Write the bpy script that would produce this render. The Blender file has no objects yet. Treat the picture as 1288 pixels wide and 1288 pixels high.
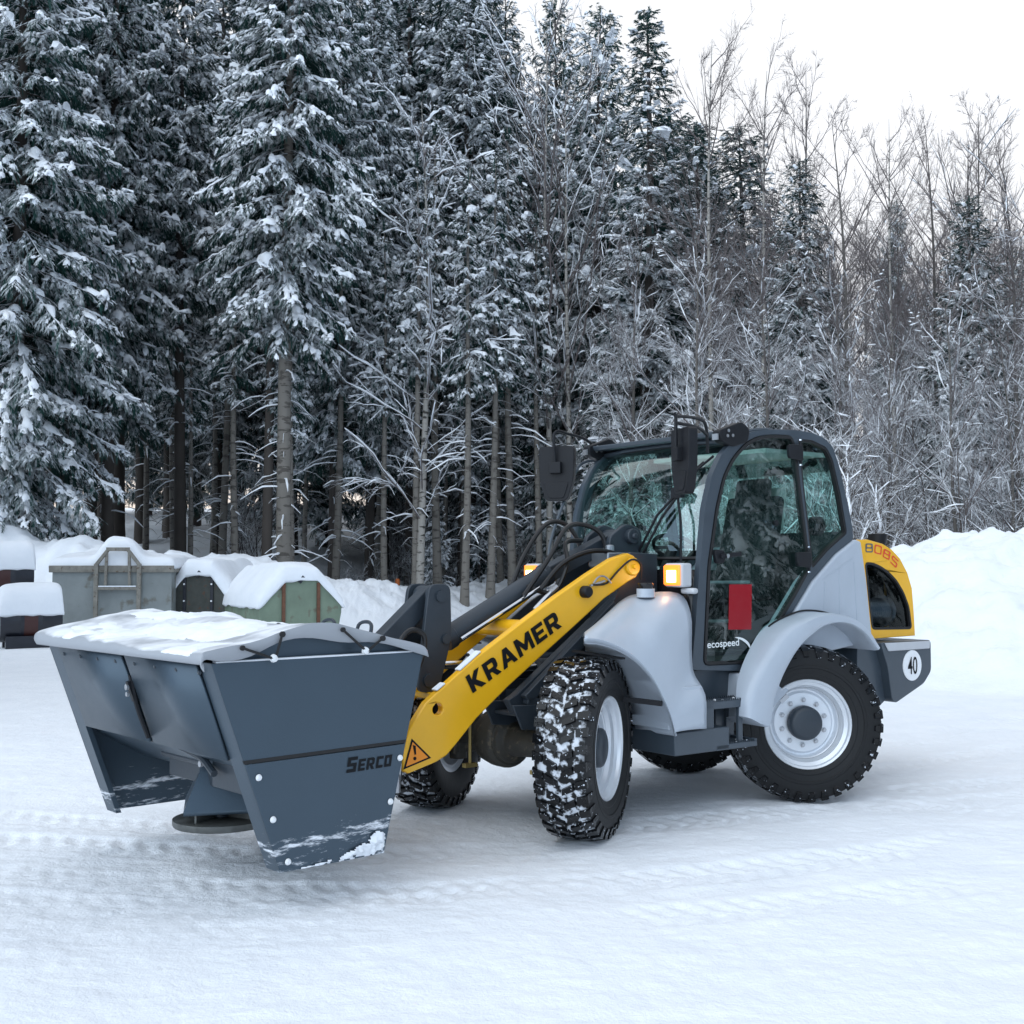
import bpy, bmesh, math, random
import numpy as np
from mathutils import Vector, Matrix, noise
from mathutils.geometry import tessellate_polygon

R = math.radians
scene = bpy.context.scene
col = scene.collection

# ------------------------------------------------------------------ camera
CAM_H, PITCH, FPX, HALF = 1.5917, R(2.706), 1507.7, 644.0
cam = bpy.data.cameras.new("camera")
cam_o = bpy.data.objects.new("camera", cam)
col.objects.link(cam_o)
cam_o.location = (0, 0, CAM_H)
cam_o.rotation_euler = (R(90) + PITCH, 0, 0)
cam.sensor_width = 36
cam.lens = 36 * FPX / (2 * HALF)
cam.clip_start = 0.1
cam.clip_end = 3000
scene.camera = cam_o

# ------------------------------------------------------------------ sky, sun, exposure
SUN_EL, SUN_AZ = R(27), R(-138)        # soft glow of the overcast from the open side of the yard, on the left
world = bpy.data.worlds.new("World")
scene.world = world
world.use_nodes = True
wn, wl = world.node_tree.nodes, world.node_tree.links
wn.clear()
w_out = wn.new('ShaderNodeOutputWorld')
w_bg = wn.new('ShaderNodeBackground')
w_sky = wn.new('ShaderNodeTexSky')
w_sky.sky_type = 'NISHITA'
w_sky.sun_disc = False
w_sky.sun_elevation = SUN_EL
w_sky.sun_rotation = SUN_AZ
w_tc = wn.new('ShaderNodeTexCoord')
w_sep = wn.new('ShaderNodeSeparateXYZ')
w_el = wn.new('ShaderNodeValToRGB')    # cloud colour by elevation
def ramp(node, stops):
    for e in list(node.color_ramp.elements)[1:]:
        node.color_ramp.elements.remove(e)
    node.color_ramp.elements[0].position = stops[0][0]
    node.color_ramp.elements[0].color = (*stops[0][1], 1)
    for p_, c_ in stops[1:]:
        node.color_ramp.elements.new(p_).color = (*c_, 1)
ramp(w_el, ((0.0, (1.0, 0.78, 0.62)), (0.06, (1.0, 0.89, 0.82)), (0.14, (0.97, 0.96, 0.98)), (0.45, (0.96, 0.97, 0.99)), (0.75, (0.88, 0.90, 0.94)), (1.0, (0.84, 0.87, 0.92))))
w_cool = wn.new('ShaderNodeValToRGB')
ramp(w_cool, ((0.0, (0.42, 0.64, 0.94)), (0.35, (0.56, 0.74, 0.97)), (0.75, (0.80, 0.86, 0.95)), (1.0, (0.84, 0.87, 0.92))))
w_ns = wn.new('ShaderNodeTexNoise')
w_ns.inputs['Scale'].default_value = 2.2
w_ns.inputs['Detail'].default_value = 5
w_map = wn.new('ShaderNodeMapping')
w_map.inputs['Scale'].default_value = (1, 1, 2.6)
w_cl = wn.new('ShaderNodeMapRange')
w_cl.inputs[1].default_value = 0.35
w_cl.inputs[2].default_value = 0.7
w_cl.inputs[3].default_value = 9.2
w_cl.inputs[4].default_value = 10.8
w_mul = wn.new('ShaderNodeVectorMath')
w_mul.operation = 'SCALE'
w_mix = wn.new('ShaderNodeMix')
w_mix.data_type = 'RGBA'
w_mix.inputs[0].default_value = 0.88
wl.new(w_tc.outputs['Generated'], w_sep.inputs[0])
wl.new(w_sep.outputs['Z'], w_el.inputs[0])
wl.new(w_tc.outputs['Generated'], w_map.inputs[0])
wl.new(w_map.outputs[0], w_ns.inputs['Vector'])
wl.new(w_ns.outputs['Fac'], w_cl.inputs[0])
# the bright, peach-footed part of the sky lies where the low sun is, behind the wood; elsewhere it is cool
w_y = wn.new('ShaderNodeMapRange')
w_y.inputs[1].default_value, w_y.inputs[2].default_value = 0.15, 0.75
wl.new(w_sep.outputs['Y'], w_y.inputs[0])
w_wm = wn.new('ShaderNodeMix')
w_wm.data_type = 'RGBA'
wl.new(w_y.outputs[0], w_wm.inputs[0])
wl.new(w_sep.outputs['Z'], w_cool.inputs[0])
wl.new(w_cool.outputs[0], w_wm.inputs[6])
wl.new(w_el.outputs[0], w_wm.inputs[7])
wl.new(w_wm.outputs[2], w_mul.inputs[0])
wl.new(w_cl.outputs[0], w_mul.inputs['Scale'])
wl.new(w_sky.outputs[0], w_mix.inputs[6])
wl.new(w_mul.outputs[0], w_mix.inputs[7])
wl.new(w_mix.outputs[2], w_bg.inputs['Color'])
w_bg.inputs['Strength'].default_value = 0.1
wl.new(w_bg.outputs[0], w_out.inputs['Surface'])

sun = bpy.data.lights.new("sun", 'SUN')
sun.energy = 1.7
sun.angle = R(85)
sun.color = (0.84, 0.93, 1.0)
sun_o = bpy.data.objects.new("sun", sun)
col.objects.link(sun_o)
sd = Vector((math.sin(SUN_AZ) * math.cos(SUN_EL), math.cos(SUN_AZ) * math.cos(SUN_EL), math.sin(SUN_EL)))
sun_o.rotation_euler = (-sd).to_track_quat('-Z', 'Y').to_euler()
sun_o.location = (0, 0, 40)

scene.view_settings.view_transform = 'Standard'
scene.view_settings.look = 'None'
scene.view_settings.exposure = 0.29
scene.view_settings.gamma = 1.0
scene.render.engine = 'CYCLES'
scene.cycles.use_denoising = True
scene.cycles.max_bounces = 8
scene.cycles.transparent_max_bounces = 16
scene.cycles.sample_clamp_indirect = 6

# ------------------------------------------------------------------ helpers
def at(u, v, Y):
    """World point at depth Y that the photograph shows at pixel (u, v) of its 1288 x 1288 frame."""
    x, z = (u - HALF) / FPX, (HALF - v) / FPX
    dy = math.cos(PITCH) - z * math.sin(PITCH)
    dz = math.sin(PITCH) + z * math.cos(PITCH)
    t = Y / dy
    return Vector((x * t, Y, CAM_H + dz * t))

def tag(o, label=None, cat=None, group=None, kind=None):
    if label: o['label'] = label
    if cat: o['category'] = cat
    if group: o['group'] = group
    if kind: o['kind'] = kind
    return o

def empty(name, parent=None, loc=(0, 0, 0), rz=0.0):
    o = bpy.data.objects.new(name, None)
    o.empty_display_size = 0.2
    o.location = loc
    o.rotation_euler = (0, 0, rz)
    col.objects.link(o)
    if parent: o.parent = parent
    return o

def copy_tree(o, parent=None):
    c = o.copy()
    col.objects.link(c)
    c.parent = parent
    for ch in list(o.children):
        copy_tree(ch, c)
    return c

class MB:
    def __init__(s):
        s.v, s.f, s.m = [], [], []
    def add(s, vs, fs, mi=0):
        n = len(s.v)
        s.v += [tuple(p) for p in vs]
        s.f += [tuple(i + n for i in f) for f in fs]
        s.m += [mi] * len(fs)
        return s
    def box(s, x0, x1, y0, y1, z0, z1, mi=0):
        return s.add([(x, y, z) for z in (z0, z1) for y in (y0, y1) for x in (x0, x1)],
                     [(0, 2, 3, 1), (4, 5, 7, 6), (0, 1, 5, 4), (2, 6, 7, 3), (0, 4, 6, 2), (1, 3, 7, 5)], mi)
    def beam(s, p0, p1, w, h, mi=0, up=(0, 0, 1)):
        p0, p1 = Vector(p0), Vector(p1)
        d = (p1 - p0).normalized()
        if abs(d.dot(Vector(up).normalized())) > 0.98: up = (0, 1, 0)
        a = d.cross(Vector(up)).normalized() * w / 2
        b = a.cross(d).normalized() * h / 2
        vs = [p + i * a + j * b for p in (p0, p1) for j in (-1, 1) for i in (-1, 1)]
        return s.add(vs, [(0, 2, 3, 1), (4, 5, 7, 6), (0, 1, 5, 4), (2, 6, 7, 3), (0, 4, 6, 2), (1, 3, 7, 5)], mi)
    def tube(s, pts, r, n=10, mi=0, cap=True):
        pts = [Vector(p) for p in pts]
        k = len(pts)
        rr = r if isinstance(r, (list, tuple)) else [r] * k
        t0 = (pts[1] - pts[0]).normalized()
        a = t0.orthogonal().normalized()
        rows = []
        for i in range(k):
            t = (pts[min(i + 1, k - 1)] - pts[max(i - 1, 0)]).normalized()
            a = (a - a.dot(t) * t).normalized()
            b = t.cross(a)
            rows.append([pts[i] + rr[i] * (math.cos(2 * math.pi * j / n) * a + math.sin(2 * math.pi * j / n) * b) for j in range(n)])
        s.loft(rows, True, mi)
        if cap:
            base = len(s.v) - k * n
            s.f += [tuple(base + j for j in reversed(range(n))), tuple(base + (k - 1) * n + j for j in range(n))]
            s.m += [mi, mi]
        return s
    def loft(s, rows, closed=False, mi=0):
        n = len(rows[0])
        fs = []
        for i in range(len(rows) - 1):
            for j in range(n if closed else n - 1):
                j2 = (j + 1) % n
                fs.append((i * n + j, i * n + j2, (i + 1) * n + j2, (i + 1) * n + j))
        return s.add([p for r in rows for p in r], fs, mi)
    def prism(s, poly, ax, a, b, holes=(), mi=0):
        def P(p, c):
            return (p[0], c, p[1]) if ax == 'y' else (c, p[0], p[1]) if ax == 'x' else (p[0], p[1], c)
        loops = [list(poly)] + [list(h) for h in holes]
        tri = tessellate_polygon([[Vector((p[0], p[1], 0)) for p in l] for l in loops])
        flat = [p for l in loops for p in l]
        n = len(flat)
        vs = [P(p, a) for p in flat] + [P(p, b) for p in flat]
        if len(loops) == 1:
            fs = [tuple(range(n)), tuple(n + i for i in reversed(range(n)))]
        else:
            fs = [tuple(t) for t in tri] + [tuple(n + i for i in reversed(t)) for t in tri]
        o = 0
        for l in loops:
            k = len(l)
            for i in range(k):
                j = (i + 1) % k
                fs.append((o + i, o + j, n + o + j, n + o + i))
            o += k
        return s.add(vs, fs, mi)
    def lathe(s, prof, n=32, center=(0, 0, 0), axis='y', mi=0, a0=0.0):
        cx, cy, cz = center
        rows = []
        for r, h in prof:
            row = []
            for j in range(n):
                t = a0 + 2 * math.pi * j / n
                c, d = r * math.cos(t), r * math.sin(t)
                row.append((cx + c, cy + h, cz + d) if axis == 'y' else (cx + h, cy + c, cz + d) if axis == 'x' else (cx + c, cy + d, cz + h))
            rows.append(row)
        return s.loft(rows, True, mi)
    def disc(s, c, r, h, axis='y', n=24, mi=0):
        return s.lathe([(0.0001, -h / 2), (r, -h / 2), (r, h / 2), (0.0001, h / 2)], n, c, axis, mi)
    def build(s, name, mats, parent=None, bevel=0.0, smooth=35, solid=0.0, seg=2, loc=None, fix=True):
        me = bpy.data.meshes.new(name)
        me.from_pydata([tuple(p) for p in s.v], [], s.f)
        if not isinstance(mats, (list, tuple)): mats = [mats]
        for m in mats: me.materials.append(m)
        if len(mats) > 1: me.polygons.foreach_set('material_index', s.m)
        if fix:
            bm = bmesh.new()
            bm.from_mesh(me)
            bmesh.ops.recalc_face_normals(bm, faces=bm.faces)
            bm.to_mesh(me)
            bm.free()
        me.polygons.foreach_set('use_smooth', [True] * len(me.polygons))
        me.set_sharp_from_angle(angle=R(smooth))
        o = bpy.data.objects.new(name, me)
        col.objects.link(o)
        if parent: o.parent = parent
        if loc: o.location = loc
        if solid:
            md = o.modifiers.new('solid', 'SOLIDIFY')
            md.thickness = solid
            md.offset = 0
        if bevel:
            md = o.modifiers.new('bevel', 'BEVEL')
            md.width = bevel
            md.segments = seg
            md.limit_method = 'ANGLE'
            md.angle_limit = R(40)
        return o

def build_each(b, name, mats, parent, bevel=0.0, smooth=35):
    """Every connected piece of b becomes a part of its own."""
    root = list(range(len(b.v)))
    def find(i):
        while root[i] != i:
            root[i] = root[root[i]]
            i = root[i]
        return i
    for f in b.f:
        for i in f[1:]: root[find(i)] = find(f[0])
    groups = {}
    for f, m in zip(b.f, b.m): groups.setdefault(find(f[0]), []).append((f, m))
    out = []
    for g in groups.values():
        q = MB()
        used = {i: k for k, i in enumerate(sorted({i for f, _ in g for i in f}))}
        q.v = [b.v[i] for i in used]
        q.f = [tuple(used[i] for i in f) for f, _ in g]
        q.m = [m for _, m in g]
        out.append(q.build(name, mats, parent, bevel=bevel, smooth=smooth))
    return out

def rnd(poly, r, n=4):
    """Polygon with its corners rounded by radius r."""
    out = []
    k = len(poly)
    for i in range(k):
        p0, p, p1 = Vector(poly[i - 1]), Vector(poly[i]), Vector(poly[(i + 1) % k])
        a, b = p0 - p, p1 - p
        rr = min(r, a.length * 0.45, b.length * 0.45)
        A, B = p + a.normalized() * rr, p + b.normalized() * rr
        for j in range(n + 1):
            t = j / n
            q = (1 - t) ** 2 * A + 2 * t * (1 - t) * p + t * t * B
            out.append((q.x, q.y))
    return out

def spline(pts, n=24):
    """Catmull-Rom through pts."""
    P = [Vector(p) for p in pts]
    P = [2 * P[0] - P[1]] + P + [2 * P[-1] - P[-2]]
    m = len(P) - 3
    out = []
    for i in range(n + 1):
        t = i / n * m
        k = min(int(t), m - 1)
        t -= k
        a, b, c, d = P[k:k + 4]
        out.append(0.5 * ((2 * b) + (c - a) * t + (2 * a - 5 * b + 4 * c - d) * t * t + (3 * b - a - 3 * c + d) * t ** 3))
    return out

def lettering(name, text, mat, parent, origin, right, up, height, width=None, depth=0.002, bold=0.0, shear=0.0):
    """Flat letters; origin = lower left corner, right/up = directions, height = cap height, width = total width."""
    cu = bpy.data.curves.new(name, 'FONT')
    cu.body = text
    cu.offset = bold
    cu.shear = shear
    cu.extrude = 0.0
    cu.resolution_u = 4
    tmp = bpy.data.objects.new(name, cu)
    col.objects.link(tmp)
    dg = bpy.context.evaluated_depsgraph_get()
    me = bpy.data.meshes.new_from_object(tmp.evaluated_get(dg))
    bpy.data.objects.remove(tmp)
    bpy.data.curves.remove(cu)
    vs = np.array([v.co[:] for v in me.vertices])
    lo, hi = vs.min(0), vs.max(0)
    sx = (width / (hi[0] - lo[0])) if width else height / (hi[1] - lo[1])
    sy = height / (hi[1] - lo[1])
    r_, u_ = Vector(right).normalized(), Vector(up).normalized()
    u_ = (u_ - u_.dot(r_) * r_).normalized()
    n_ = r_.cross(u_)
    o_ = Vector(origin)
    for v in me.vertices:
        v.co = o_ + r_ * (v.co.x - lo[0]) * sx + u_ * (v.co.y - lo[1]) * sy + n_ * depth
    me.materials.clear()
    me.materials.append(mat)
    o = bpy.data.objects.new(name, me)
    col.objects.link(o)
    o.parent = parent
    return o

GLYPH = {       # block capitals on a unit-high cell: outline, holes
    'K': ([(0, 0), (.27, 0), (.27, .36), (.60, 0), (.95, 0), (.50, .52), (.92, 1), (.58, 1), (.27, .66), (.27, 1), (0, 1)], []),
    'R': ([(0, 0), (.27, 0), (.27, .32), (.40, .32), (.60, 0), (.93, 0), (.69, .35), (.84, .42), (.89, .54), (.89, .82), (.82, .94), (.68, 1), (0, 1)], [[(.272, .53), (.58, .53), (.62, .57), (.62, .74), (.58, .78), (.272, .78)]]),
    'A': ([(0, 0), (.28, 0), (.36, .20), (.66, .20), (.74, 0), (1.02, 0), (.66, 1), (.36, 1)], [[(.43, .40), (.59, .40), (.51, .68)]]),
    'M': ([(0, 0), (.25, 0), (.25, .56), (.48, .14), (.64, .14), (.87, .56), (.87, 0), (1.12, 0), (1.12, 1), (.86, 1), (.56, .50), (.26, 1), (0, 1)], []),
    'E': ([(0, 0), (.80, 0), (.80, .22), (.27, .22), (.27, .40), (.72, .40), (.72, .60), (.27, .60), (.27, .78), (.80, .78), (.80, 1), (0, 1)], []),
    'S': ([(0, 0), (.85, 0), (.85, .60), (.28, .60), (.28, .78), (.88, .78), (.88, 1), (0, 1), (0, .39), (.57, .39), (.57, .22), (0, .22)], []),
    'C': ([(0, 0), (.80, 0), (.80, .24), (.27, .24), (.27, .76), (.80, .76), (.80, 1), (0, 1)], []),
    'O': ([(0, 0), (.84, 0), (.84, 1), (0, 1)], [[(.26, .24), (.58, .24), (.58, .76), (.26, .76)]]),
    '8': ([(0, 0), (1.1, 0), (1.1, 1), (0, 1)], [[(.15, .13), (.95, .13), (.95, .44), (.15, .44)], [(.22, .58), (.88, .58), (.88, .87), (.22, .87)]]),
    '0': ([(0, 0), (1.1, 0), (1.1, 1), (0, 1)], [[(.16, .14), (.94, .14), (.94, .86), (.16, .86)]]),
    '5': ([(0, 0), (1.1, 0), (1.1, .62), (.17, .62), (.17, .86), (1.06, .86), (1.06, 1), (0, 1), (0, .47), (.93, .47), (.93, .14), (0, .14)], []),
}
def block_letters(name, text, m, parent, origin, right, up, height, width, depth=0.002, shear=0.0, gap=0.14, soft=0.0, caps=1.0):
    """Block lettering lying flat on a surface."""
    r_, u_ = Vector(right).normalized(), Vector(up).normalized()
    u_ = (u_ - u_.dot(r_) * r_).normalized()
    n_ = r_.cross(u_)
    o_ = Vector(origin)
    polys, x = [], 0.0
    for i, ch in enumerate(text):
        out, holes = GLYPH[ch]
        k = 1.0 if i == 0 else caps
        f = (lambda L: rnd(L, soft, 3)) if soft else (lambda L: L)
        polys.append([[(x + k * p[0] + shear * k * p[1], k * p[1]) for p in f(L)] for L in [out] + holes])
        x += k * max(p[0] for p in out) + gap
    s = width / (x - gap)
    b = MB()
    for loops in polys:
        flat = [p for L in loops for p in L]
        tri = tessellate_polygon([[Vector((p[0], p[1], 0)) for p in L] for L in loops])
        b.add([o_ + r_ * (p[0] * s) + u_ * (p[1] * height) + n_ * depth for p in flat], [tuple(t) for t in tri])
    return b.build(name, m, parent, fix=True)

# ------------------------------------------------------------------ materials
M = {}
def mat(name, base=(0.5, 0.5, 0.5), rough=0.5, metal=0.0, var=0.0, vscale=6.0, bump=0.0, bscale=40.0, spec=0.5, coat=0.0, dust=None, dust_amt=0.0):
    m = bpy.data.materials.new(name)
    m.use_nodes = True
    nt = m.node_tree
    b = nt.nodes['Principled BSDF']
    b.inputs['Base Color'].default_value = (*base, 1)
    b.inputs['Roughness'].default_value = rough
    b.inputs['Metallic'].default_value = metal
    b.inputs['Specular IOR Level'].default_value = spec
    b.inputs['Coat Weight'].default_value = coat
    b.inputs['Coat Roughness'].default_value = 0.15
    tc = nt.nodes.new('ShaderNodeTexCoord')
    if var or dust:
        n1 = nt.nodes.new('ShaderNodeTexNoise')
        n1.inputs['Scale'].default_value = vscale
        n1.inputs['Detail'].default_value = 6
        n1.inputs['Roughness'].default_value = 0.62
        nt.links.new(tc.outputs['Object'], n1.inputs['Vector'])
        mr = nt.nodes.new('ShaderNodeMapRange')
        mr.inputs[1].default_value, mr.inputs[2].default_value = 0.3, 0.7
        mr.inputs[3].default_value, mr.inputs[4].default_value = 1 - var, 1 + var
        nt.links.new(n1.outputs['Fac'], mr.inputs[0])
        vm = nt.nodes.new('ShaderNodeVectorMath')
        vm.operation = 'SCALE'
        vm.inputs[0].default_value = base
        nt.links.new(mr.outputs[0], vm.inputs['Scale'])
        out = vm.outputs[0]
        if dust:
            mr2 = nt.nodes.new('ShaderNodeMapRange')
            mr2.inputs[1].default_value, mr2.inputs[2].default_value = 0.62 - dust_amt, 0.66
            mr2.inputs[3].default_value, mr2.inputs[4].default_value = 0, 1
            n2 = nt.nodes.new('ShaderNodeTexNoise')
            n2.inputs['Scale'].default_value = vscale * 2.3
            n2.inputs['Detail'].default_value = 5
            nt.links.new(tc.outputs['Object'], n2.inputs['Vector'])
            nt.links.new(n2.outputs['Fac'], mr2.inputs[0])
            mx = nt.nodes.new('ShaderNodeMix')
            mx.data_type = 'RGBA'
            nt.links.new(mr2.outputs[0], mx.inputs[0])
            nt.links.new(out, mx.inputs[6])
            mx.inputs[7].default_value = (*dust, 1)
            out = mx.outputs[2]
        nt.links.new(out, b.inputs['Base Color'])
        mr3 = nt.nodes.new('ShaderNodeMapRange')
        mr3.inputs[3].default_value, mr3.inputs[4].default_value = max(0.02, rough - 0.1), min(1, rough + 0.12)
        nt.links.new(n1.outputs['Fac'], mr3.inputs[0])
        nt.links.new(mr3.outputs[0], b.inputs['Roughness'])
    if bump:
        n3 = nt.nodes.new('ShaderNodeTexNoise')
        n3.inputs['Scale'].default_value = bscale
        n3.inputs['Detail'].default_value = 4
        nt.links.new(tc.outputs['Object'], n3.inputs['Vector'])
        bp_ = nt.nodes.new('ShaderNodeBump')
        bp_.inputs['Strength'].default_value = bump
        bp_.inputs['Distance'].default_value = 0.02
        nt.links.new(n3.outputs['Fac'], bp_.inputs['Height'])
        nt.links.new(bp_.outputs[0], b.inputs['Normal'])
    M[name] = m
    return m

def emis(name, color, strength):
    m = mat(name, color, 0.3)
    b = m.node_tree.nodes['Principled BSDF']
    b.inputs['Emission Color'].default_value = (*color, 1)
    b.inputs['Emission Strength'].default_value = strength
    return m

def glass(name, tint, ior=1.5, boost=1.0, dirt=0.0):
    m = bpy.data.materials.new(name)
    m.use_nodes = True
    nt = m.node_tree
    nt.nodes.clear()
    out = nt.nodes.new('ShaderNodeOutputMaterial')
    tr = nt.nodes.new('ShaderNodeBsdfTransparent')
    tr.inputs[0].default_value = (*tint, 1)
    gl = nt.nodes.new('ShaderNodeBsdfGlossy')
    gl.inputs['Roughness'].default_value = 0.01
    gl.inputs['Color'].default_value = (0.9, 0.97, 0.95, 1)
    geo = nt.nodes.new('ShaderNodeNewGeometry')      # Schlick's fresnel, the same from both sides of the pane
    dt = nt.nodes.new('ShaderNodeVectorMath')
    dt.operation = 'DOT_PRODUCT'
    nt.links.new(geo.outputs['Normal'], dt.inputs[0])
    nt.links.new(geo.outputs['Incoming'], dt.inputs[1])
    prev = dt.outputs['Value']
    for op, val in (('ABSOLUTE', 0), ('SUBTRACT', None), ('POWER', 5.0), ('MULTIPLY_ADD', None)):
        nd = nt.nodes.new('ShaderNodeMath')
        nd.operation = op
        nd.use_clamp = True
        if op == 'SUBTRACT':
            nd.inputs[0].default_value = 1.0
            nt.links.new(prev, nd.inputs[1])
        else:
            nt.links.new(prev, nd.inputs[0])
            if op == 'POWER': nd.inputs[1].default_value = val
            if op == 'MULTIPLY_ADD':
                nd.inputs[1].default_value = 1 - boost
                nd.inputs[2].default_value = boost
        prev = nd.outputs[0]
    mu = nd
    mx = nt.nodes.new('ShaderNodeMixShader')
    nt.links.new(mu.outputs[0], mx.inputs[0])
    nt.links.new(tr.outputs[0], mx.inputs[1])
    nt.links.new(gl.outputs[0], mx.inputs[2])
    nt.links.new(mx.outputs[0], out.inputs[0])
    M[name] = m
    return m

def tree_mat(name, base, rough, var_obj=0.25, snow=None, snow_lo=0.35, snow_hi=0.6, bump=0.0, bands=None, zfade=None):
    """Bark or needles; 'snow' lays snow on faces that look up (by world normal), broken up by noise."""
    m = bpy.data.materials.new(name)
    m.use_nodes = True
    nt = m.node_tree
    b = nt.nodes['Principled BSDF']
    b.inputs['Roughness'].default_value = rough
    b.inputs['Specular IOR Level'].default_value = 0.25
    geo = nt.nodes.new('ShaderNodeNewGeometry')
    tc = nt.nodes.new('ShaderNodeTexCoord')
    n = nt.nodes.new('ShaderNodeTexNoise')
    n.inputs['Scale'].default_value = 1.7
    n.inputs['Detail'].default_value = 5
    nt.links.new(geo.outputs['Position'], n.inputs['Vector'])
    oi = nt.nodes.new('ShaderNodeObjectInfo')
    ad = nt.nodes.new('ShaderNodeMath')
    ad.operation = 'ADD'
    nt.links.new(n.outputs['Fac'], ad.inputs[0])
    nt.links.new(oi.outputs['Random'], ad.inputs[1])
    mr = nt.nodes.new('ShaderNodeMapRange')
    mr.inputs[1].default_value, mr.inputs[2].default_value = 0.3, 1.7
    mr.inputs[3].default_value, mr.inputs[4].default_value = 1 - var_obj, 1 + var_obj
    nt.links.new(ad.outputs[0], mr.inputs[0])
    vm = nt.nodes.new('ShaderNodeVectorMath')
    vm.operation = 'SCALE'
    vm.inputs[0].default_value = base
    nt.links.new(mr.outputs[0], vm.inputs['Scale'])
    out = vm.outputs[0]
    if bands:
        wv = nt.nodes.new('ShaderNodeTexNoise')
        mp = nt.nodes.new('ShaderNodeMapping')
        mp.inputs['Scale'].default_value = (3, 3, 9)
        nt.links.new(tc.outputs['Object'], mp.inputs[0])
        nt.links.new(mp.outputs[0], wv.inputs['Vector'])
        wv.inputs['Scale'].default_value = 1.0
        wv.inputs['Detail'].default_value = 4
        r2 = nt.nodes.new('ShaderNodeMapRange')
        r2.inputs[1].default_value, r2.inputs[2].default_value = 0.55, 0.62
        nt.links.new(wv.outputs['Fac'], r2.inputs[0])
        mx = nt.nodes.new('ShaderNodeMix')
        mx.data_type = 'RGBA'
        nt.links.new(r2.outputs[0], mx.inputs[0])
        nt.links.new(out, mx.inputs[6])
        mx.inputs[7].default_value = (*bands, 1)
        out = mx.outputs[2]
    if snow is not None:
        sep = nt.nodes.new('ShaderNodeSeparateXYZ')
        nt.links.new(geo.outputs['Normal'], sep.inputs[0])
        n2 = nt.nodes.new('ShaderNodeTexNoise')
        n2.inputs['Scale'].default_value = 5
        n2.inputs['Detail'].default_value = 3
        nt.links.new(geo.outputs['Position'], n2.inputs['Vector'])
        ma = nt.nodes.new('ShaderNodeMath')
        ma.operation = 'MULTIPLY_ADD'
        ma.inputs[1].default_value = 1.3
        nt.links.new(n2.outputs['Fac'], ma.inputs[0])
        nt.links.new(sep.outputs['Z'], ma.inputs[2])
        src = ma.outputs[0]
        if zfade:       # less snow high in the crown, where the wind took it
            s2 = nt.nodes.new('ShaderNodeSeparateXYZ')
            nt.links.new(tc.outputs['Object'], s2.inputs[0])
            r3 = nt.nodes.new('ShaderNodeMapRange')
            r3.inputs[1].default_value, r3.inputs[2].default_value = zfade[0], zfade[1]
            r3.inputs[3].default_value, r3.inputs[4].default_value = 0.0, -1.1
            nt.links.new(s2.outputs['Z'], r3.inputs[0])
            a3 = nt.nodes.new('ShaderNodeMath')
            a3.operation = 'ADD'
            nt.links.new(src, a3.inputs[0])
            nt.links.new(r3.outputs[0], a3.inputs[1])
            src = a3.outputs[0]
        r4 = nt.nodes.new('ShaderNodeMapRange')
        r4.inputs[1].default_value, r4.inputs[2].default_value = snow_lo + 0.65, snow_hi + 0.65
        nt.links.new(src, r4.inputs[0])
        m2 = nt.nodes.new('ShaderNodeMix')
        m2.data_type = 'RGBA'
        nt.links.new(r4.outputs[0], m2.inputs[0])
        nt.links.new(out, m2.inputs[6])
        m2.inputs[7].default_value = (*snow, 1)
        out = m2.outputs[2]
    nt.links.new(out, b.inputs['Base Color'])
    M[name] = m
    return m
SNOWC = (0.86, 0.89, 0.93)
mat('grey_paint', (0.43, 0.48, 0.545), 0.38, var=0.05, vscale=3, bump=0.03, bscale=60, coat=0.15)
mat('dark_paint', (0.027, 0.037, 0.049), 0.40, var=0.15, vscale=4, bump=0.04, bscale=50)
mat('frame_paint', (0.050, 0.066, 0.084), 0.34, var=0.1, vscale=4, coat=0.1)
mat('spreader_paint', (0.062, 0.090, 0.118), 0.36, 0.5, var=0.04, vscale=2.5, bump=0.05, bscale=120)
mat('yellow_paint', (0.90, 0.47, 0.012), 0.33, var=0.06, vscale=3, coat=0.2, bump=0.02)
mat('black_plastic', (0.009, 0.010, 0.013), 0.5, spec=0.28, var=0.2, vscale=8, bump=0.06, bscale=150)
mat('black_gloss', (0.010, 0.010, 0.012), 0.22)
mat('rubber_seal', (0.008, 0.008, 0.009), 0.55)
mat('hose', (0.010, 0.010, 0.011), 0.38)
mat('chrome', (0.75, 0.77, 0.80), 0.12, 1.0)
mat('brass', (0.45, 0.34, 0.13), 0.4, 0.7)
mat('axle_paint', (0.045, 0.042, 0.034), 0.55, var=0.35, vscale=9, dust=(0.12, 0.10, 0.07), dust_amt=0.05)
mat('rim_paint', (0.72, 0.75, 0.79), 0.32, 0.35, var=0.05, vscale=5)
mat('letter_black', (0.007, 0.008, 0.010), 0.6, spec=0.2)
mat('letter_white', (0.80, 0.84, 0.84), 0.4)
mat('letter_red', (0.75, 0.06, 0.02), 0.4)
mat('letter_grey', (0.10, 0.11, 0.12), 0.4)
mat('sign_white', (0.82, 0.84, 0.86), 0.35)
mat('sign_orange', (0.95, 0.30, 0.01), 0.35)
mat('sticker_red', (0.30, 0.010, 0.018), 0.12)
mat('lamp_housing', (0.50, 0.52, 0.55), 0.35, var=0.05)
mat('seat_fabric', (0.018, 0.019, 0.022), 0.8, var=0.2, bump=0.2, bscale=200)
mat('seat_shell', (0.50, 0.52, 0.50), 0.5)
mat('cab_trim', (0.05, 0.055, 0.06), 0.6, var=0.15)
tree_mat('tarp', (0.34, 0.36, 0.39), 0.5, 0.10, (0.84, 0.87, 0.91), 0.68, 1.10)
mat('bolt_white', (0.80, 0.82, 0.84), 0.4)
mat('bolt_steel', (0.45, 0.46, 0.48), 0.35, 0.8)
mat('filter_metal', (0.26, 0.29, 0.32), 0.28, 0.6)
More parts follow.
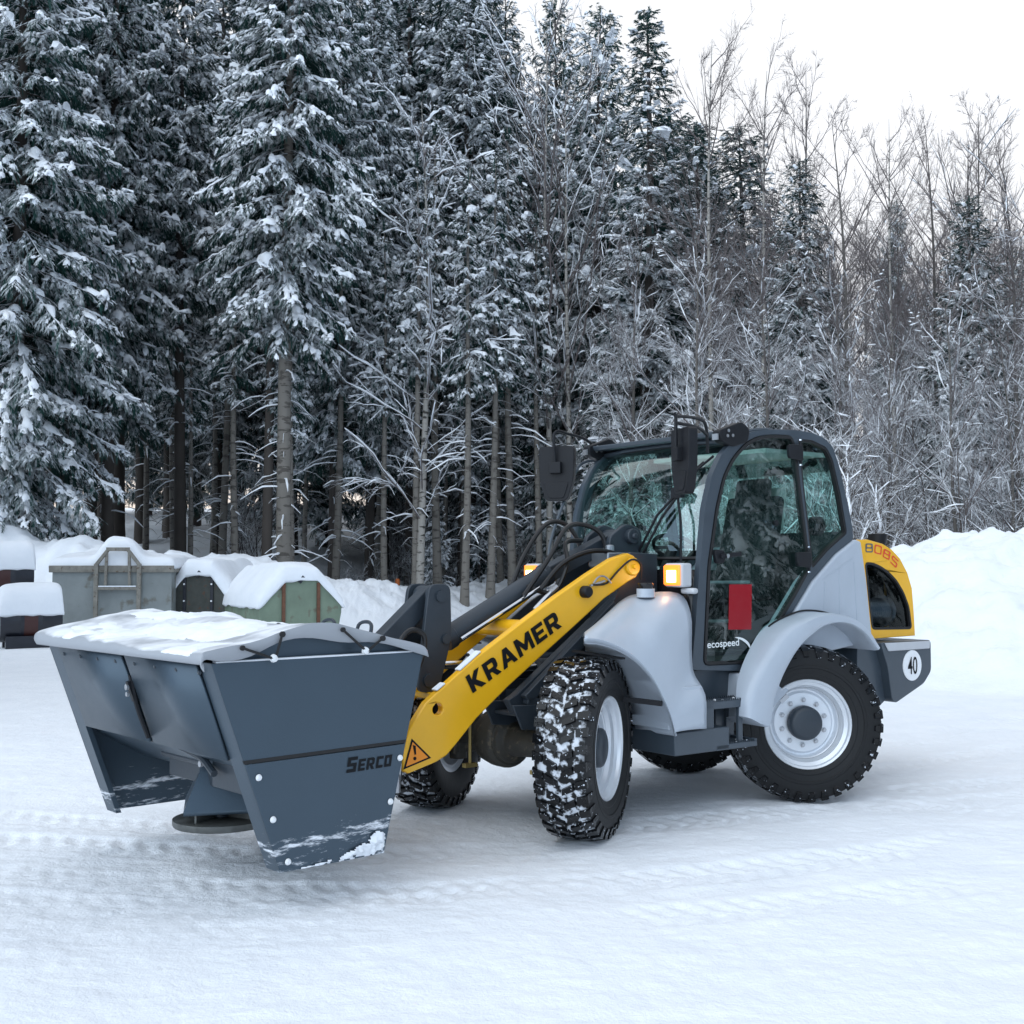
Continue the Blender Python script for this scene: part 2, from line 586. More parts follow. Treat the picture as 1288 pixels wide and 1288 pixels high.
mat('steel_plate', (0.12, 0.125, 0.12), 0.45, 0.6, var=0.3, vscale=12)
emis('lamp_lit', (1.0, 0.20, 0.025), 1.7)
emis('lamp_core', (1.0, 0.74, 0.38), 10.0)
emis('indicator', (0.9, 0.25, 0.04), 1.2)
glass('cab_glass', (0.64, 0.86, 0.82), 1.5, 0.12)
glass('screen_glass', (0.68, 0.90, 0.85), 1.5, 0.20)
glass('hood_glass', (0.36, 0.40, 0.42), 1.5, 0.02)
# ------------------------------------------------------------------ snow
def snow_material(name, scale=1.0, bump=0.35, tint=SNOWC, tracks=False):
    m = bpy.data.materials.new(name)
    m.use_nodes = True
    nt = m.node_tree
    b = nt.nodes['Principled BSDF']
    b.inputs['Roughness'].default_value = 0.75
    b.inputs['Specular IOR Level'].default_value = 0.25
    geo = nt.nodes.new('ShaderNodeNewGeometry')
    n1 = nt.nodes.new('ShaderNodeTexNoise')
    n1.inputs['Scale'].default_value = 1.3 * scale
    n1.inputs['Detail'].default_value = 7
    n1.inputs['Roughness'].default_value = 0.6
    nt.links.new(geo.outputs['Position'], n1.inputs['Vector'])
    cr = nt.nodes.new('ShaderNodeValToRGB')
    cr.color_ramp.elements[0].position = 0.3
    cr.color_ramp.elements[1].position = 0.7
    cr.color_ramp.elements[0].color = (tint[0] * 0.93, tint[1] * 0.94, tint[2] * 0.95, 1)
    cr.color_ramp.elements[1].color = (*tint, 1)
    nt.links.new(n1.outputs['Fac'], cr.inputs[0])
    nt.links.new(cr.outputs[0], b.inputs['Base Color'])
    h = None
    for sc, amp in ((9 * scale, 1.0), (34 * scale, 0.45), (110 * scale, 0.22)):
        n = nt.nodes.new('ShaderNodeTexNoise')
        n.inputs['Scale'].default_value = sc
        n.inputs['Detail'].default_value = 4
        nt.links.new(geo.outputs['Position'], n.inputs['Vector'])
        mu = nt.nodes.new('ShaderNodeMath')
        mu.operation = 'MULTIPLY_ADD'
        mu.inputs[1].default_value = amp
        if h: nt.links.new(h, mu.inputs[2])
        else: mu.inputs[2].default_value = 0
        nt.links.new(n.outputs['Fac'], mu.inputs[0])
        h = mu.outputs[0]
    bp_ = nt.nodes.new('ShaderNodeBump')
    bp_.inputs['Strength'].default_value = bump
    bp_.inputs['Distance'].default_value = 0.03 / scale
    nt.links.new(h, bp_.inputs['Height'])
    nt.links.new(bp_.outputs[0], b.inputs['Normal'])
    M[name] = m
    return m
snow_material('snow_ground', 1.6, 0.6)
snow_material('snow_plain', 2.0, 0.25, (0.84, 0.87, 0.91))

# ------------------------------------------------------------------ ground as one sheet
def smooth01(t):
    t = np.clip(t, 0, 1)
    return t * t * (3 - 2 * t)

_rng = np.random.RandomState(11)
_perm = _rng.rand(256, 256)
def vnoise(x, y):
    xi, yi = np.floor(x).astype(int), np.floor(y).astype(int)
    fx, fy = x - xi, y - yi
    fx, fy = fx * fx * (3 - 2 * fx), fy * fy * (3 - 2 * fy)
    a, b = _perm[xi % 256, yi % 256], _perm[(xi + 1) % 256, yi % 256]
    c, d = _perm[xi % 256, (yi + 1) % 256], _perm[(xi + 1) % 256, (yi + 1) % 256]
    return (a * (1 - fx) + b * fx) * (1 - fy) + (c * (1 - fx) + d * fx) * fy - 0.5
def fbm(x, y, o=4):
    s, a = 0, 1
    for k in range(o):
        s = s + a * vnoise(x * 2 ** k + 17.3 * k, y * 2 ** k - 9.1 * k)
        a *= 0.5
    return s
# crest of the ploughed bank: x, y, height, half width to the front, half width to the back
RIDGE = [(-34, 31.5, 2.6, 3, 5), (-16, 31.0, 2.5, 2.8, 4), (-12.5, 31.0, 2.45, 2.6, 4), (-9.5, 31.0, 1.95, 2.5, 4), (-6.8, 31.5, 1.9, 2.5, 4), (-4.6, 32.5, 1.2, 2.5, 4), (-3.0, 38, 0.95, 3.5, 4), (0, 42, 1.05, 3.5, 4), (4, 36, 1.2, 4, 4), (6.2, 24, 1.75, 4.5, 4), (7.0, 20.5, 1.95, 4.8, 4), (8.5, 19.5, 2.15, 5, 4.5), (12, 19, 2.35, 5, 5), (20, 18, 2.5, 5, 5), (34, 16, 2.6, 5, 5)]
def bank(x, y):
    best = np.zeros_like(x)
    for (x0, y0, h0, f0, g0), (x1, y1, h1, f1, g1) in zip(RIDGE[:-1], RIDGE[1:]):
        dx, dy = x1 - x0, y1 - y0
        t = np.clip(((x - x0) * dx + (y - y0) * dy) / (dx * dx + dy * dy), 0, 1)
        px, py = x0 + t * dx, y0 + t * dy
        side = (x - px) * (-dy) + (y - py) * dx           # > 0 behind the crest
        d = np.hypot(x - px, y - py)
        w = np.where(side > 0, g0 + t * (g1 - g0), f0 + t * (f1 - f0))
        v = (h0 + t * (h1 - h0)) * smooth01(1 - d / w) ** 0.8
        best = np.maximum(best, v)
    return best
TRACKS = []      # (list of points, lug phase): tyre tracks pressed into the snow
def track(pts): TRACKS.append([(p.x, p.y) for p in spline([(a, b, 0) for a, b in pts], 40)])
track([(1.9, 9.3), (3.2, 9.9), (5.0, 11.2), (7.0, 13.5)])
track([(2.9, 8.7), (4.4, 9.4), (6.2, 10.8), (8.4, 13.4)])
track([(-3.6, 6.6), (-2.2, 6.2), (-0.4, 6.0), (1.4, 6.5), (3.2, 7.4)])
track([(-4.2, 7.4), (-2.6, 7.0), (-1.2, 6.75), (0.2, 6.8)])
track([(-3.2, 5.4), (-1.6, 5.3), (0.2, 5.5), (2.2, 6.1), (4.6, 7.4)])
track([(-4.6, 6.2), (-3.0, 5.9), (-1.4, 5.75), (0.4, 6.0)])
track([(-4.4, 8.3), (-3.0, 7.7), (-1.6, 7.35), (0.0, 7.3), (1.6, 7.8), (3.4, 8.4), (6.0, 9.6)])
track([(0.2, 9.4), (1.6, 8.6), (3.2, 8.0), (5.6, 7.6)])
track([(2.6, 10.6), (4.2, 11.6), (6.0, 13.8)])
def height(x, y, fine=True):
    x, y = np.asarray(x, float), np.asarray(y, float)
    edge = 33.0 + 9.0 * smooth01((x + 9) / 6) * smooth01((6.5 - x) / 3) - 8.0 * smooth01((x - 5) / 4)
    rise = 0.125 * np.maximum(0, y - edge) * smooth01((y - edge) / 6)
    rise = np.where(rise > 5, 5 + 3 * np.tanh((rise - 5) / 6), rise)
    z = rise + 0.05 * fbm(x * 0.25, y * 0.25) + 0.22 * fbm(x * 0.7, y * 0.7, 3) * smooth01((y - edge) / 4)
    bk = bank(x, y)
    z = np.maximum(z, bk * (1 + 0.24 * fbm(x * 0.9 + 4, y * 0.9)) + 0.16 * smooth01(bk / 0.8) * fbm(x * 1.7, y * 1.7)
                   + 0.13 * smooth01(bk / .5) * np.maximum(0, fbm(x * 3.1, y * 3.1)) + 0.05 * smooth01(bk / .5) * fbm(x * 8.3, y * 8.3, 3))
    if fine:
        near = smooth01((22 - y) / 8) * smooth01((1.2 - bk) / 1.2)
        z = z + near * (0.018 * fbm(x * 1.6, y * 1.6, 3) + 0.007 * fbm(x * 6, y * 6, 3) + 0.006 * fbm(x * 18, y * 18, 2) + 0.010 * np.maximum(0, fbm(x * 15, y * 15, 3)) * smooth01(fbm(x * 0.8, y * 0.8) * 3 + .4))
        # drag lines of the plough blade
        z = z + near * 0.006 * vnoise(x * 0.6 + y * 0.1, y * 9 - x * 1.5)
        for T in TRACKS:
            P = np.array(T)
            lo, hi = P.min(0) - 0.4, P.max(0) + 0.4
            msk = (x > lo[0]) & (x < hi[0]) & (y > lo[1]) & (y < hi[1])
            if not msk.any(): continue
            xs, ys = x[msk], y[msk]
            bd, bs, bt = np.full(xs.shape, 9.0), np.zeros(xs.shape), np.zeros(xs.shape)
            acc = 0.0
            for (ax, ay), (cx, cy) in zip(P[:-1], P[1:]):
                dx, dy = cx - ax, cy - ay
                L = math.hypot(dx, dy)
                t = np.clip(((xs - ax) * dx + (ys - ay) * dy) / (L * L), 0, 1)
                ex, ey = xs - ax - t * dx, ys - ay - t * dy
                d = np.hypot(ex, ey)
                sg = np.sign(dx * ey - dy * ex)
                up = d < bd
                bd[up] = d[up]
                bs[up] = (sg * d)[up]
                bt[up] = (acc + t * L)[up]
                acc += L
            inside = smooth01((0.19 - bd) / 0.05)
            ph = (bt + 0.45 * np.abs(bs)) / 0.15 + np.where(bs > 0, 0.5, 0)
            lug = np.abs((ph % 1.0) - 0.5) * 2
            rim = smooth01(1 - np.abs(bd - 0.23) / 0.07) * 0.010
            wear = 1.15 * np.clip(0.45 + 1.4 * fbm(xs * 1.1 + 3, ys * 1.1), 0.05, 1)
            z[msk] += wear * (-inside * (0.006 + 0.014 * smooth01((lug - 0.40) / 0.2)) + 0.5 * rim * (0.6 + vnoise(xs * 14, ys * 14)))
    return z
def hgt(x, y):
    return float(height(np.array([x]), np.array([y]), False)[0])

def axis_vals(segs):
    out = []
    for a, b, n in segs:
        out += list(np.linspace(a, b, n, endpoint=False))
    return np.array(out + [segs[-1][1]])
xs = axis_vals([(-900, -120, 8), (-120, -40, 26), (-40, -14, 90), (-14, -6, 100), (-6, 6, 500), (6, 16, 130), (16, 45, 90), (45, 120, 24), (120, 900, 8)])
ys = axis_vals([(-300, -30, 10), (-30, 2, 34), (2, 11, 430), (11, 22, 190), (22, 48, 190), (48, 110, 80), (110, 1500, 14)])
gx, gy = np.meshgrid(xs, ys)
gz = height(gx.ravel(), gy.ravel())
def grid_mesh(name, gx, gy, gz, mats):
    ny, nx = gx.shape
    co = np.stack([gx.ravel(), gy.ravel(), gz.ravel()], 1)
    i = np.arange(nx * ny).reshape(ny, nx)
    q = np.stack([i[:-1, :-1].ravel(), i[:-1, 1:].ravel(), i[1:, 1:].ravel(), i[1:, :-1].ravel()], 1)
    return np_mesh(name, co, q, None, mats, True)
def np_mesh(name, co, faces, midx, mats, smooth):
    """Mesh from numpy arrays; faces (n, k) of one size."""
    me = bpy.data.meshes.new(name)
    n, k = faces.shape
    me.vertices.add(len(co))
    me.vertices.foreach_set('co', co.astype(np.float32).ravel())
    me.loops.add(n * k)
    me.loops.foreach_set('vertex_index', faces.astype(np.int32).ravel())
    me.polygons.add(n)
    me.polygons.foreach_set('loop_start', np.arange(0, n * k, k, dtype=np.int32))
    for m in mats: me.materials.append(m)
    if midx is not None: me.polygons.foreach_set('material_index', midx.astype(np.int32))
    me.polygons.foreach_set('use_smooth', np.full(n, bool(smooth)))
    me.update(calc_edges=True)
    return me
g_o = bpy.data.objects.new('snowy_ground', grid_mesh('snowy_ground', gx, gy, gz, [M['snow_ground']]))
col.objects.link(g_o)
tag(g_o, kind='structure')
# ------------------------------------------------------------------ wheel loader (metres: x forward, y to its left, z up)
MX, MY, MROT = 0.819, 8.299, R(216.89)
ldr = tag(empty('wheel_loader', None, (MX, MY, 0), MROT), 'compact yellow and grey wheel loader with glazed cab, headlamps lit, parked on packed snow', 'wheel loader')

# --- tyre with lugs and rim, axis y, outer face at +y
def tyre_mesh():
    b = MB()
    W = 0.165
    prof = [(0.292, -0.125), (0.30, -0.14), (0.33, -0.152), (0.38, -0.163), (0.43, -0.166), (0.47, -0.160), (0.508, -0.145), (0.516, -0.10), (0.517, -0.04),
            (0.517, 0.04), (0.516, 0.10), (0.508, 0.145), (0.47, 0.160), (0.43, 0.166), (0.405, 0.165), (0.40, 0.1685), (0.385, 0.1685), (0.38, 0.163), (0.345, 0.155), (0.338, 0.1575), (0.325, 0.155), (0.30, 0.14), (0.292, 0.125)]
    b.lathe(prof, 72, mi=0)
    def surf(r, th, y):
        return (r * math.cos(th), y, r * math.sin(th))
    def lug(corn, r0, r1, inset=0.10):
        # corn: four (theta, y) corners, ordered; a tapered block
        cx = sum(c[0] for c in corn) / 4
        cy = sum(c[1] for c in corn) / 4
        lo = [surf(r0, t, y) for t, y in corn]
        hi = []
        for t, y in corn:
            t2, y2 = t + (cx - t) * inset, y + (cy - y) * inset
            hi.append(surf(r1 - 0.20 * max(0, abs(y2) - 0.09), t2, y2))
        b.add(lo + hi, [(4, 5, 6, 7), (0, 1, 5, 4), (1, 2, 6, 5), (2, 3, 7, 6), (3, 0, 4, 7)], 1)
    N = 34
    for i in range(N):
        for s in (-1, 1):
            t0 = 2 * math.pi * (i + (0.5 if s > 0 else 0)) / N
            p = 2 * math.pi / N
            lug([(t0, s * 0.006), (t0 + .40 * p, s * 0.010), (t0 + .80 * p, s * 0.082), (t0 + .36 * p, s * 0.086)], 0.512, 0.5345)
            lug([(t0 + .44 * p, s * 0.094), (t0 + .92 * p, s * 0.090), (t0 + 1.10 * p, s * 0.160), (t0 + .50 * p, s * 0.160)], 0.500, 0.5345)
            # shoulder bar running down on the side wall
            a0, a1 = t0 + .54 * p, t0 + 1.06 * p
            v = [surf(0.522, a0, s * 0.150), surf(0.522, a1, s * 0.150), surf(0.462, a1 - .06 * p, s * 0.172), surf(0.462, a0 + .06 * p, s * 0.172),
                 surf(0.500, a0, s * 0.138), surf(0.500, a1, s * 0.138), surf(0.450, a1 - .06 * p, s * 0.158), surf(0.450, a0 + .06 * p, s * 0.158)]
            b.add(v, [(0, 1, 2, 3), (0, 4, 5, 1), (1, 5, 6, 2), (2, 6, 7, 3), (3, 7, 4, 0)], 1)
    return b

def rim_mesh():
    b = MB()
    b.lathe([(0.250, -0.13), (0.268, -0.12), (0.298, -0.135), (0.302, -0.12), (0.26, -0.09), (0.245, 0.06), (0.262, 0.085), (0.262, 0.105), (0.285, 0.120), (0.290, 0.140),
             (0.302, 0.150), (0.306, 0.143), (0.300, 0.128)], 56, mi=0)
    b.lathe([(0.246, 0.040), (0.243, 0.058), (0.236, 0.052), (0.232, 0.020), (0.226, 0.006), (0.216, 0.004), (0.206, 0.014), (0.200, 0.024), (0.115, 0.028), (0.10, 0.02)], 56, mi=0)
    for i in range(10):
        t = 2 * math.pi * (i + .3) / 10
        c = Vector((0.155 * math.cos(t), 0.034, 0.155 * math.sin(t)))
        b.lathe([(0.0001, 0.018), (0.012, 0.018), (0.013, 0.0), (0.019, -0.001), (0.019, -0.008)], 6, c, mi=1)
    t = 2.1
    b.beam((0.225 * math.cos(t), 0.085, 0.225 * math.sin(t)), (0.225 * math.cos(t - .3), 0.085, 0.225 * math.sin(t - .3)), 0.012, 0.03, 1)
    return b

def tyre_materials():
    m1 = bpy.data.materials.new('tyre_rubber')
    m1.use_nodes = True
    nt = m1.node_tree
    b = nt.nodes['Principled BSDF']
    b.inputs['Roughness'].default_value = 0.55
    tc = nt.nodes.new('ShaderNodeTexCoord')
    n = nt.nodes.new('ShaderNodeTexNoise')
    n.inputs['Scale'].default_value = 24
    n.inputs['Detail'].default_value = 5
    nt.links.new(tc.outputs['Object'], n.inputs['Vector'])
    # packed snow only out at the tread, not on the side wall: distance from the axle
    sep = nt.nodes.new('ShaderNodeSeparateXYZ')
    nt.links.new(tc.outputs['Object'], sep.inputs[0])
    cmb = nt.nodes.new('ShaderNodeCombineXYZ')
    nt.links.new(sep.outputs['X'], cmb.inputs[0])
    nt.links.new(sep.outputs['Z'], cmb.inputs[1])
    ln = nt.nodes.new('ShaderNodeVectorMath')
    ln.operation = 'LENGTH'
    nt.links.new(cmb.outputs[0], ln.inputs[0])
    mr = nt.nodes.new('ShaderNodeMapRange')
    mr.inputs[1].default_value, mr.inputs[2].default_value = 0.505, 0.515
    nt.links.new(ln.outputs['Value'], mr.inputs[0])
    th = nt.nodes.new('ShaderNodeMapRange')
    th.inputs[1].default_value, th.inputs[2].default_value = 0.47, 0.57
    nt.links.new(n.outputs['Fac'], th.inputs[0])
    mu = nt.nodes.new('ShaderNodeMath')
    mu.operation = 'MULTIPLY'
    nt.links.new(mr.outputs[0], mu.inputs[0])
    nt.links.new(th.outputs[0], mu.inputs[1])
    mx = nt.nodes.new('ShaderNodeMix')
    mx.data_type = 'RGBA'
    mx.inputs[6].default_value = (0.008, 0.0085, 0.0095, 1)
    mx.inputs[7].default_value = (0.70, 0.74, 0.80, 1)
    nt.links.new(mu.outputs[0], mx.inputs[0])
    nt.links.new(mx.outputs[2], b.inputs['Base Color'])
    bm_ = nt.nodes.new('ShaderNodeBump')
    b.inputs['Specular IOR Level'].default_value = 0.35
    bm_.inputs['Strength'].default_value = 0.15
    bm_.inputs['Distance'].default_value = 0.01
    nt.links.new(n.outputs['Fac'], bm_.inputs['Height'])
    nt.links.new(bm_.outputs[0], b.inputs['Normal'])
    M['tyre_rubber'] = m1
    # wet lugs with a few icy smears
    m2 = mat('tyre_lug', (0.007, 0.0075, 0.0085), 0.11, var=0.3, vscale=22, dust=(0.60, 0.64, 0.70), dust_amt=-0.02, bump=0.22, bscale=24, spec=0.28)
    return [m1, m2]

tyre_m = tyre_materials()
def make_wheel(loc, rz, flip=False, src=None, spin=0.0):
    w = empty('wheel', ldr, loc, rz + (math.pi if flip else 0))
    w.rotation_mode = 'ZYX' if False else 'XYZ'
    if src is None:
        t = tyre_mesh().build('tyre', tyre_m, w, smooth=30)
        r = rim_mesh().build('rim', [M['rim_paint'], M['bolt_steel']], w, smooth=28)
        h = MB().lathe([(0.0001, 0.118), (0.085, 0.118), (0.108, 0.108), (0.116, 0.095), (0.118, 0.05)], 32).build('hub_cap', M['dark_paint'], w)
    else:
        for ch in src.children:
            c = ch.copy()
            col.objects.link(c)
            c.parent = w
    for ch in w.children:
        ch.rotation_euler = (0, spin, 0)
    return w

ST = R(33)
WR = 0.534
w0 = make_wheel((0.980, 0.668, WR), ST, spin=0.3)
make_wheel((-0.980, 0.668, WR), -ST, src=w0, spin=1.1)
make_wheel((1.169, -0.668, WR), ST, flip=True, src=w0, spin=0.7)
make_wheel((-1.169, -0.668, WR), -ST, flip=True, src=w0, spin=0.2)

# --- axles and chassis
for x in (1.075, -1.075):
    b = MB()
    b.lathe([(0.0001, -0.20), (0.10, -0.20), (0.17, -0.14), (0.185, -0.06), (0.185, 0.03), (0.165, 0.05), (0.150, 0.052), (0.150, 0.075), (0.105, 0.10), (0.088, 0.30), (0.10, 0.46), (0.10, 0.52), (0.0001, 0.52)], 28, (x, 0.02, WR - 0.01))
    b.lathe([(0.088, -0.45), (0.086, -0.18)], 24, (x, 0, WR - 0.01))
    for s in (-1, 1):
        b.box(x - 0.09, x + 0.09, s * 0.50 - 0.05, s * 0.50 + 0.05, WR - 0.16, WR + 0.16)
        b.tube([(x + 0.02, s * 0.5, WR - .2), (x + 0.02, s * 0.5, WR + .2)], 0.06, 12)
    b.build('axle', M['axle_paint'], ldr, bevel=0.008)
b = MB()
b.box(-2.1, 0.95, -0.30, -0.24, 0.50, 0.86)
b.box(-2.1, 0.95, 0.24, 0.30, 0.50, 0.86)
b.box(-1.9, 0.9, -0.24, 0.24, 0.56, 0.80)
for s in (-1, 1):
    y0, y1 = (0.27, 0.33) if s > 0 else (-0.33, -0.27)
    b.prism([(-0.15, 0.86), (-0.12, 1.36), (0.06, 1.40), (0.06, 1.69), (0.30, 1.70), (0.36, 1.60), (0.44, 1.40), (1.24, 0.83), (1.30, 0.80), (1.24, 0.70), (0.95, 0.70), (0.90, 0.86)], 'y', y0, y1)
b.box(0.08, 0.14, -0.27, 0.27, 1.0, 1.66)
b.box(-1.85, -0.4, -0.34, 0.34, 0.62, 1.02)
b.build('chassis', M['dark_paint'], ldr, bevel=0.006)
# slanted front stay and bracket over the front axle
b = MB()
b.beam((0.48, 0.37, 1.36), (1.20, 0.37, 0.80), 0.05, 0.07)
b.beam((1.20, 0.37, 0.80), (1.02, 0.37, 0.76), 0.05, 0.05)
b.prism([(1.33, 0.78), (0.84, 0.76), (0.90, 0.66), (1.08, 0.61), (1.26, 0.63)], 'y', 0.40, 0.416)
b.prism([(1.33, 0.78), (0.84, 0.76), (0.90, 0.66), (1.08, 0.61), (1.26, 0.63)], 'y', 0.10, 0.116)
b.box(1.05, 1.25, 0.12, 0.40, 0.70, 0.72)
b.build('front_bracket', M['dark_paint'], ldr, bevel=0.006)
for (x, y) in ((1.10, 0.36), (1.28, -0.10)):
    b = MB()
    b.tube([(x, y, 0.36), (x, y, 0.74)], 0.010, 8)
    b.box(x - 0.045, x + 0.045, y - 0.02, y + 0.02, 0.345, 0.37)
    b.build('clamp_rod', M['brass'], ldr)
# drive shaft and belly tank
b = MB()
b.tube([(-0.9, 0, 0.55), (0.9, 0, 0.55)], 0.045, 12)
b.build('drive_shaft', M['axle_paint'], ldr)

# --- boom: two yellow plates, cross tube
ARM = [(0.387, 1.692), (0.335, 1.675), (0.300, 1.640), (0.290, 1.567), (0.318, 1.535), (0.374, 1.512), (0.593, 1.400), (0.856, 1.221), (1.107, 1.055), (1.348, 0.893), (1.579, 0.722),
       (1.719, 0.589), (1.790, 0.525), (1.850, 0.498), (2.050, 0.448), (2.082, 0.470), (2.085, 0.576), (2.047, 0.683), (1.931, 0.834), (1.802, 0.925), (1.58, 1.078), (1.229, 1.282), (0.982, 1.422), (0.725, 1.558), (0.524, 1.656)]
def circ(x, z, r, n=20):
    return [(x + r * math.cos(2 * math.pi * i / n), z + r * math.sin(2 * math.pi * i / n)) for i in range(n)]
b = MB()
b.prism(ARM, 'y', 0.345, 0.40, holes=[circ(1.851, 0.793, 0.034)])
ARMF = [(0.40, 1.57)] + ARM[5:21] + [(1.70, 0.86), (1.45, 0.98), (1.15, 1.16), (0.88, 1.30), (0.62, 1.44), (0.46, 1.54)]
b.prism(ARMF, 'y', -0.40, -0.345)
b.box(1.50, 1.75, -0.345, 0.345, 0.82, 0.86)
boom = b.build('boom', M['yellow_paint'], ldr, bevel=0.008)
b = MB()
b.tube([(1.12, -0.345, 1.22), (1.12, 0.345, 1.22)], 0.055, 20)
b.build('cross_tube', M['yellow_paint'], boom)
b = MB()
b.lathe([(0.0001, 0.018), (0.05, 0.018), (0.058, 0.012), (0.06, 0.0)], 24, (0.352, 0.402, 1.605))
b.lathe([(0.0001, 0.034), (0.014, 0.034), (0.016, 0.016)], 8, (0.352, 0.402, 1.605))
b.build('pivot_pin', M['yellow_paint'], boom)
# lettering along the boom
block_letters('lettering', 'KRAMER', M['letter_black'], boom, (1.612, 0.402, 0.868), (0.938 - 1.608, 0, 1.241 - 0.873), (0.06, 0, 0.09), 0.112, 0.765, 0.003, gap=0.15)
# warning triangle
def tri(x, z, s, y, name, m, parent, dy):
    P = [Vector((2.026, 0, 0.637)), Vector((1.903, 0, 0.524)), Vector((2.077, 0, 0.479))]
    c = sum(P, Vector()) / 3
    me = MB()
    me.add([(c.x + (p.x - c.x) * s, y + dy, c.z + (p.z - c.z) * s) for p in P], [(0, 1, 2)])
    return me.build(name, m, parent, fix=False)
sg = tri(0, 0, 1.06, 0.402, 'warning_sign', M['letter_black'], boom, 0.0)
tri(0, 0, 0.84, 0.402, 'sign_face', M['sign_orange'], sg, 0.002)
b = MB()
ca = Vector((1.999, 0, 0.552))
b.prism([(2.022, 0.606), (2.003, 0.600), (2.000, 0.552), (2.010, 0.551)], 'y', 0.4045, 0.4065)
b.prism(circ(2.008, 0.530, 0.010, 12), 'y', 0.4045, 0.4065)
b.build('exclamation_mark', M['letter_black'], sg)
b = MB()
b.lathe([(0.0001, 0.055), (0.03, 0.055), (0.038, 0.04), (0.038, 0.0)], 16, (0.762, 0.40, 1.447))
b.build('rotary_sensor', M['black_plastic'], boom, bevel=0.003)
b = MB()
b.beam((0.72, 0.405, 1.485), (0.60, 0.405, 1.515), 0.012, 0.03, up=(0, 1, 0))
b.tube(spline([(0.70, 0.42, 1.50), (0.66, 0.425, 1.54), (0.60, 0.42, 1.54), (0.55, 0.42, 1.50)], 12), 0.006, 6)
b.build('sensor_bracket', M['bolt_steel'], boom)
b = MB()
b.tube(spline([(0.70, 0.42, 1.49), (0.58, 0.41, 1.50), (0.48, 0.41, 1.58), (0.38, 0.425, 1.65), (0.30, 0.425, 1.62), (0.28, 0.40, 1.52)], 20), 0.007, 6)
b.build('sensor_cable', M['hose'], boom)
b = MB()
for x0, z0, x1, z1 in ((1.70, 0.999, 1.55, 1.102), (1.86, 0.893, 1.80, 0.930)):
    b.beam((x0, 0.372, z0 + .006), (x1, 0.372, z1 + .006), 0.05, 0.012)
build_each(b, 'snow_crust', M['snow_plain'], boom, bevel=0.004)

# --- tilt linkage
BC = rnd([(1.735, 1.500), (1.585, 1.500), (1.575, 1.18), (1.665, 0.86), (1.815, 0.86), (1.770, 1.24)], 0.055, 5)
b = MB()
b.prism(BC, 'y', 0.10, 0.13)
b.prism(BC, 'y', -0.13, -0.10)
lev = b.build('tilt_lever', M['dark_paint'], ldr, bevel=0.004)
b = MB()
for (x, z, r) in ((1.66, 1.425, 0.034), (1.62, 1.17, 0.03), (1.74, 0.93, 0.04)):
    b.tube([(x, -0.145, z), (x, 0.145, z)], r, 14)
build_each(b, 'pin', M['dark_paint'], lev)
b = MB()
b.beam((1.66, 0.0, 1.43), (2.02, 0.0, 1.12), 0.12, 0.10, up=(0, 1, 0))
b.beam((1.66, 0.0, 1.43), (2.30, 0.0, 0.92), 0.09, 0.06, up=(0, 1, 0))
b.tube([(1.66, -.09, 1.43), (1.66, .09, 1.43)], 0.06, 16)
b.build('tilt_link', M['dark_paint'], ldr, bevel=0.01)
b = MB()
c0, c1 = Vector((1.545, 0.0, 1.155)), Vector((0.745, 0.0, 1.555))
b.lathe([(0.0001, 0), (0.074, 0), (0.078, 0.012), (0.078, 0.06), (0.070, 0.065), (0.070, 0.86), (0.076, 0.865), (0.076, 0.90), (0.0001, 0.90)], 28, axis='z')
q = (c1 - c0).to_track_quat('Z', 'Y')
b.v = [tuple(c0 + q @ Vector(p)) for p in b.v]
cyl = b.build('tilt_cylinder', M['dark_paint'], ldr, smooth=30)
b = MB()
b.tube([c0, (1.64, 0, 1.108)], 0.034, 16)
b.build('piston_rod', M['chrome'], cyl)
b = MB()
b.beam(c1, (0.16, 0, 1.80), 0.11, 0.10)
b.prism(rnd([(0.30, 1.66), (0.02, 1.60), (0.02, 1.86), (0.16, 1.90), (0.32, 1.80)], 0.05), 'y', -0.14, -0.10)
b.prism(rnd([(0.30, 1.66), (0.02, 1.60), (0.02, 1.86), (0.16, 1.90), (0.32, 1.80)], 0.05), 'y', 0.10, 0.14)
b.tube([(0.13, -0.18, 1.81), (0.13, 0.18, 1.81)], 0.052, 18)
b.tube([(0.13, -0.20, 1.81), (0.13, 0.20, 1.81)], 0.022, 8)
b.build('cylinder_mount', M['dark_paint'], ldr, bevel=0.006)
b = MB()
off = Vector((0.02, 0.10, -0.03))
b.tube([c0 + off + (c1 - c0) * .10, c0 + off + (c1 - c0) * .92], 0.010, 8)
b.build('hydraulic_pipe', M['chrome'], cyl)
b = MB()
b.tube([(1.00, 0.20, 1.335), (0.86, 0.20, 1.45)], 0.013, 8)
b.build('hydraulic_pipe', M['chrome'], ldr)
b = MB()
b.tube([(0.87, 0.20, 1.442), (0.82, 0.20, 1.478)], 0.020, 8)
b.tube([(1.62, 0.22, 0.96), (1.52, 0.22, 1.06)], 0.012, 8)
build_each(b, 'pipe_fitting', M['bolt_steel'], ldr)
# lift rams low between the plates
for s in (-1, 1):
    b = MB()
    b.tube([(0.30, s * 0.20, 0.98), (0.98, s * 0.20, 0.98)], 0.05, 16)
    o = b.build('lift_cylinder', M['dark_paint'], ldr)
    b = MB()
    b.tube([(0.98, s * 0.20, 0.98), (1.42, s * 0.22, 0.98)], 0.026, 12)
    b.build('piston_rod', M['chrome'], o)
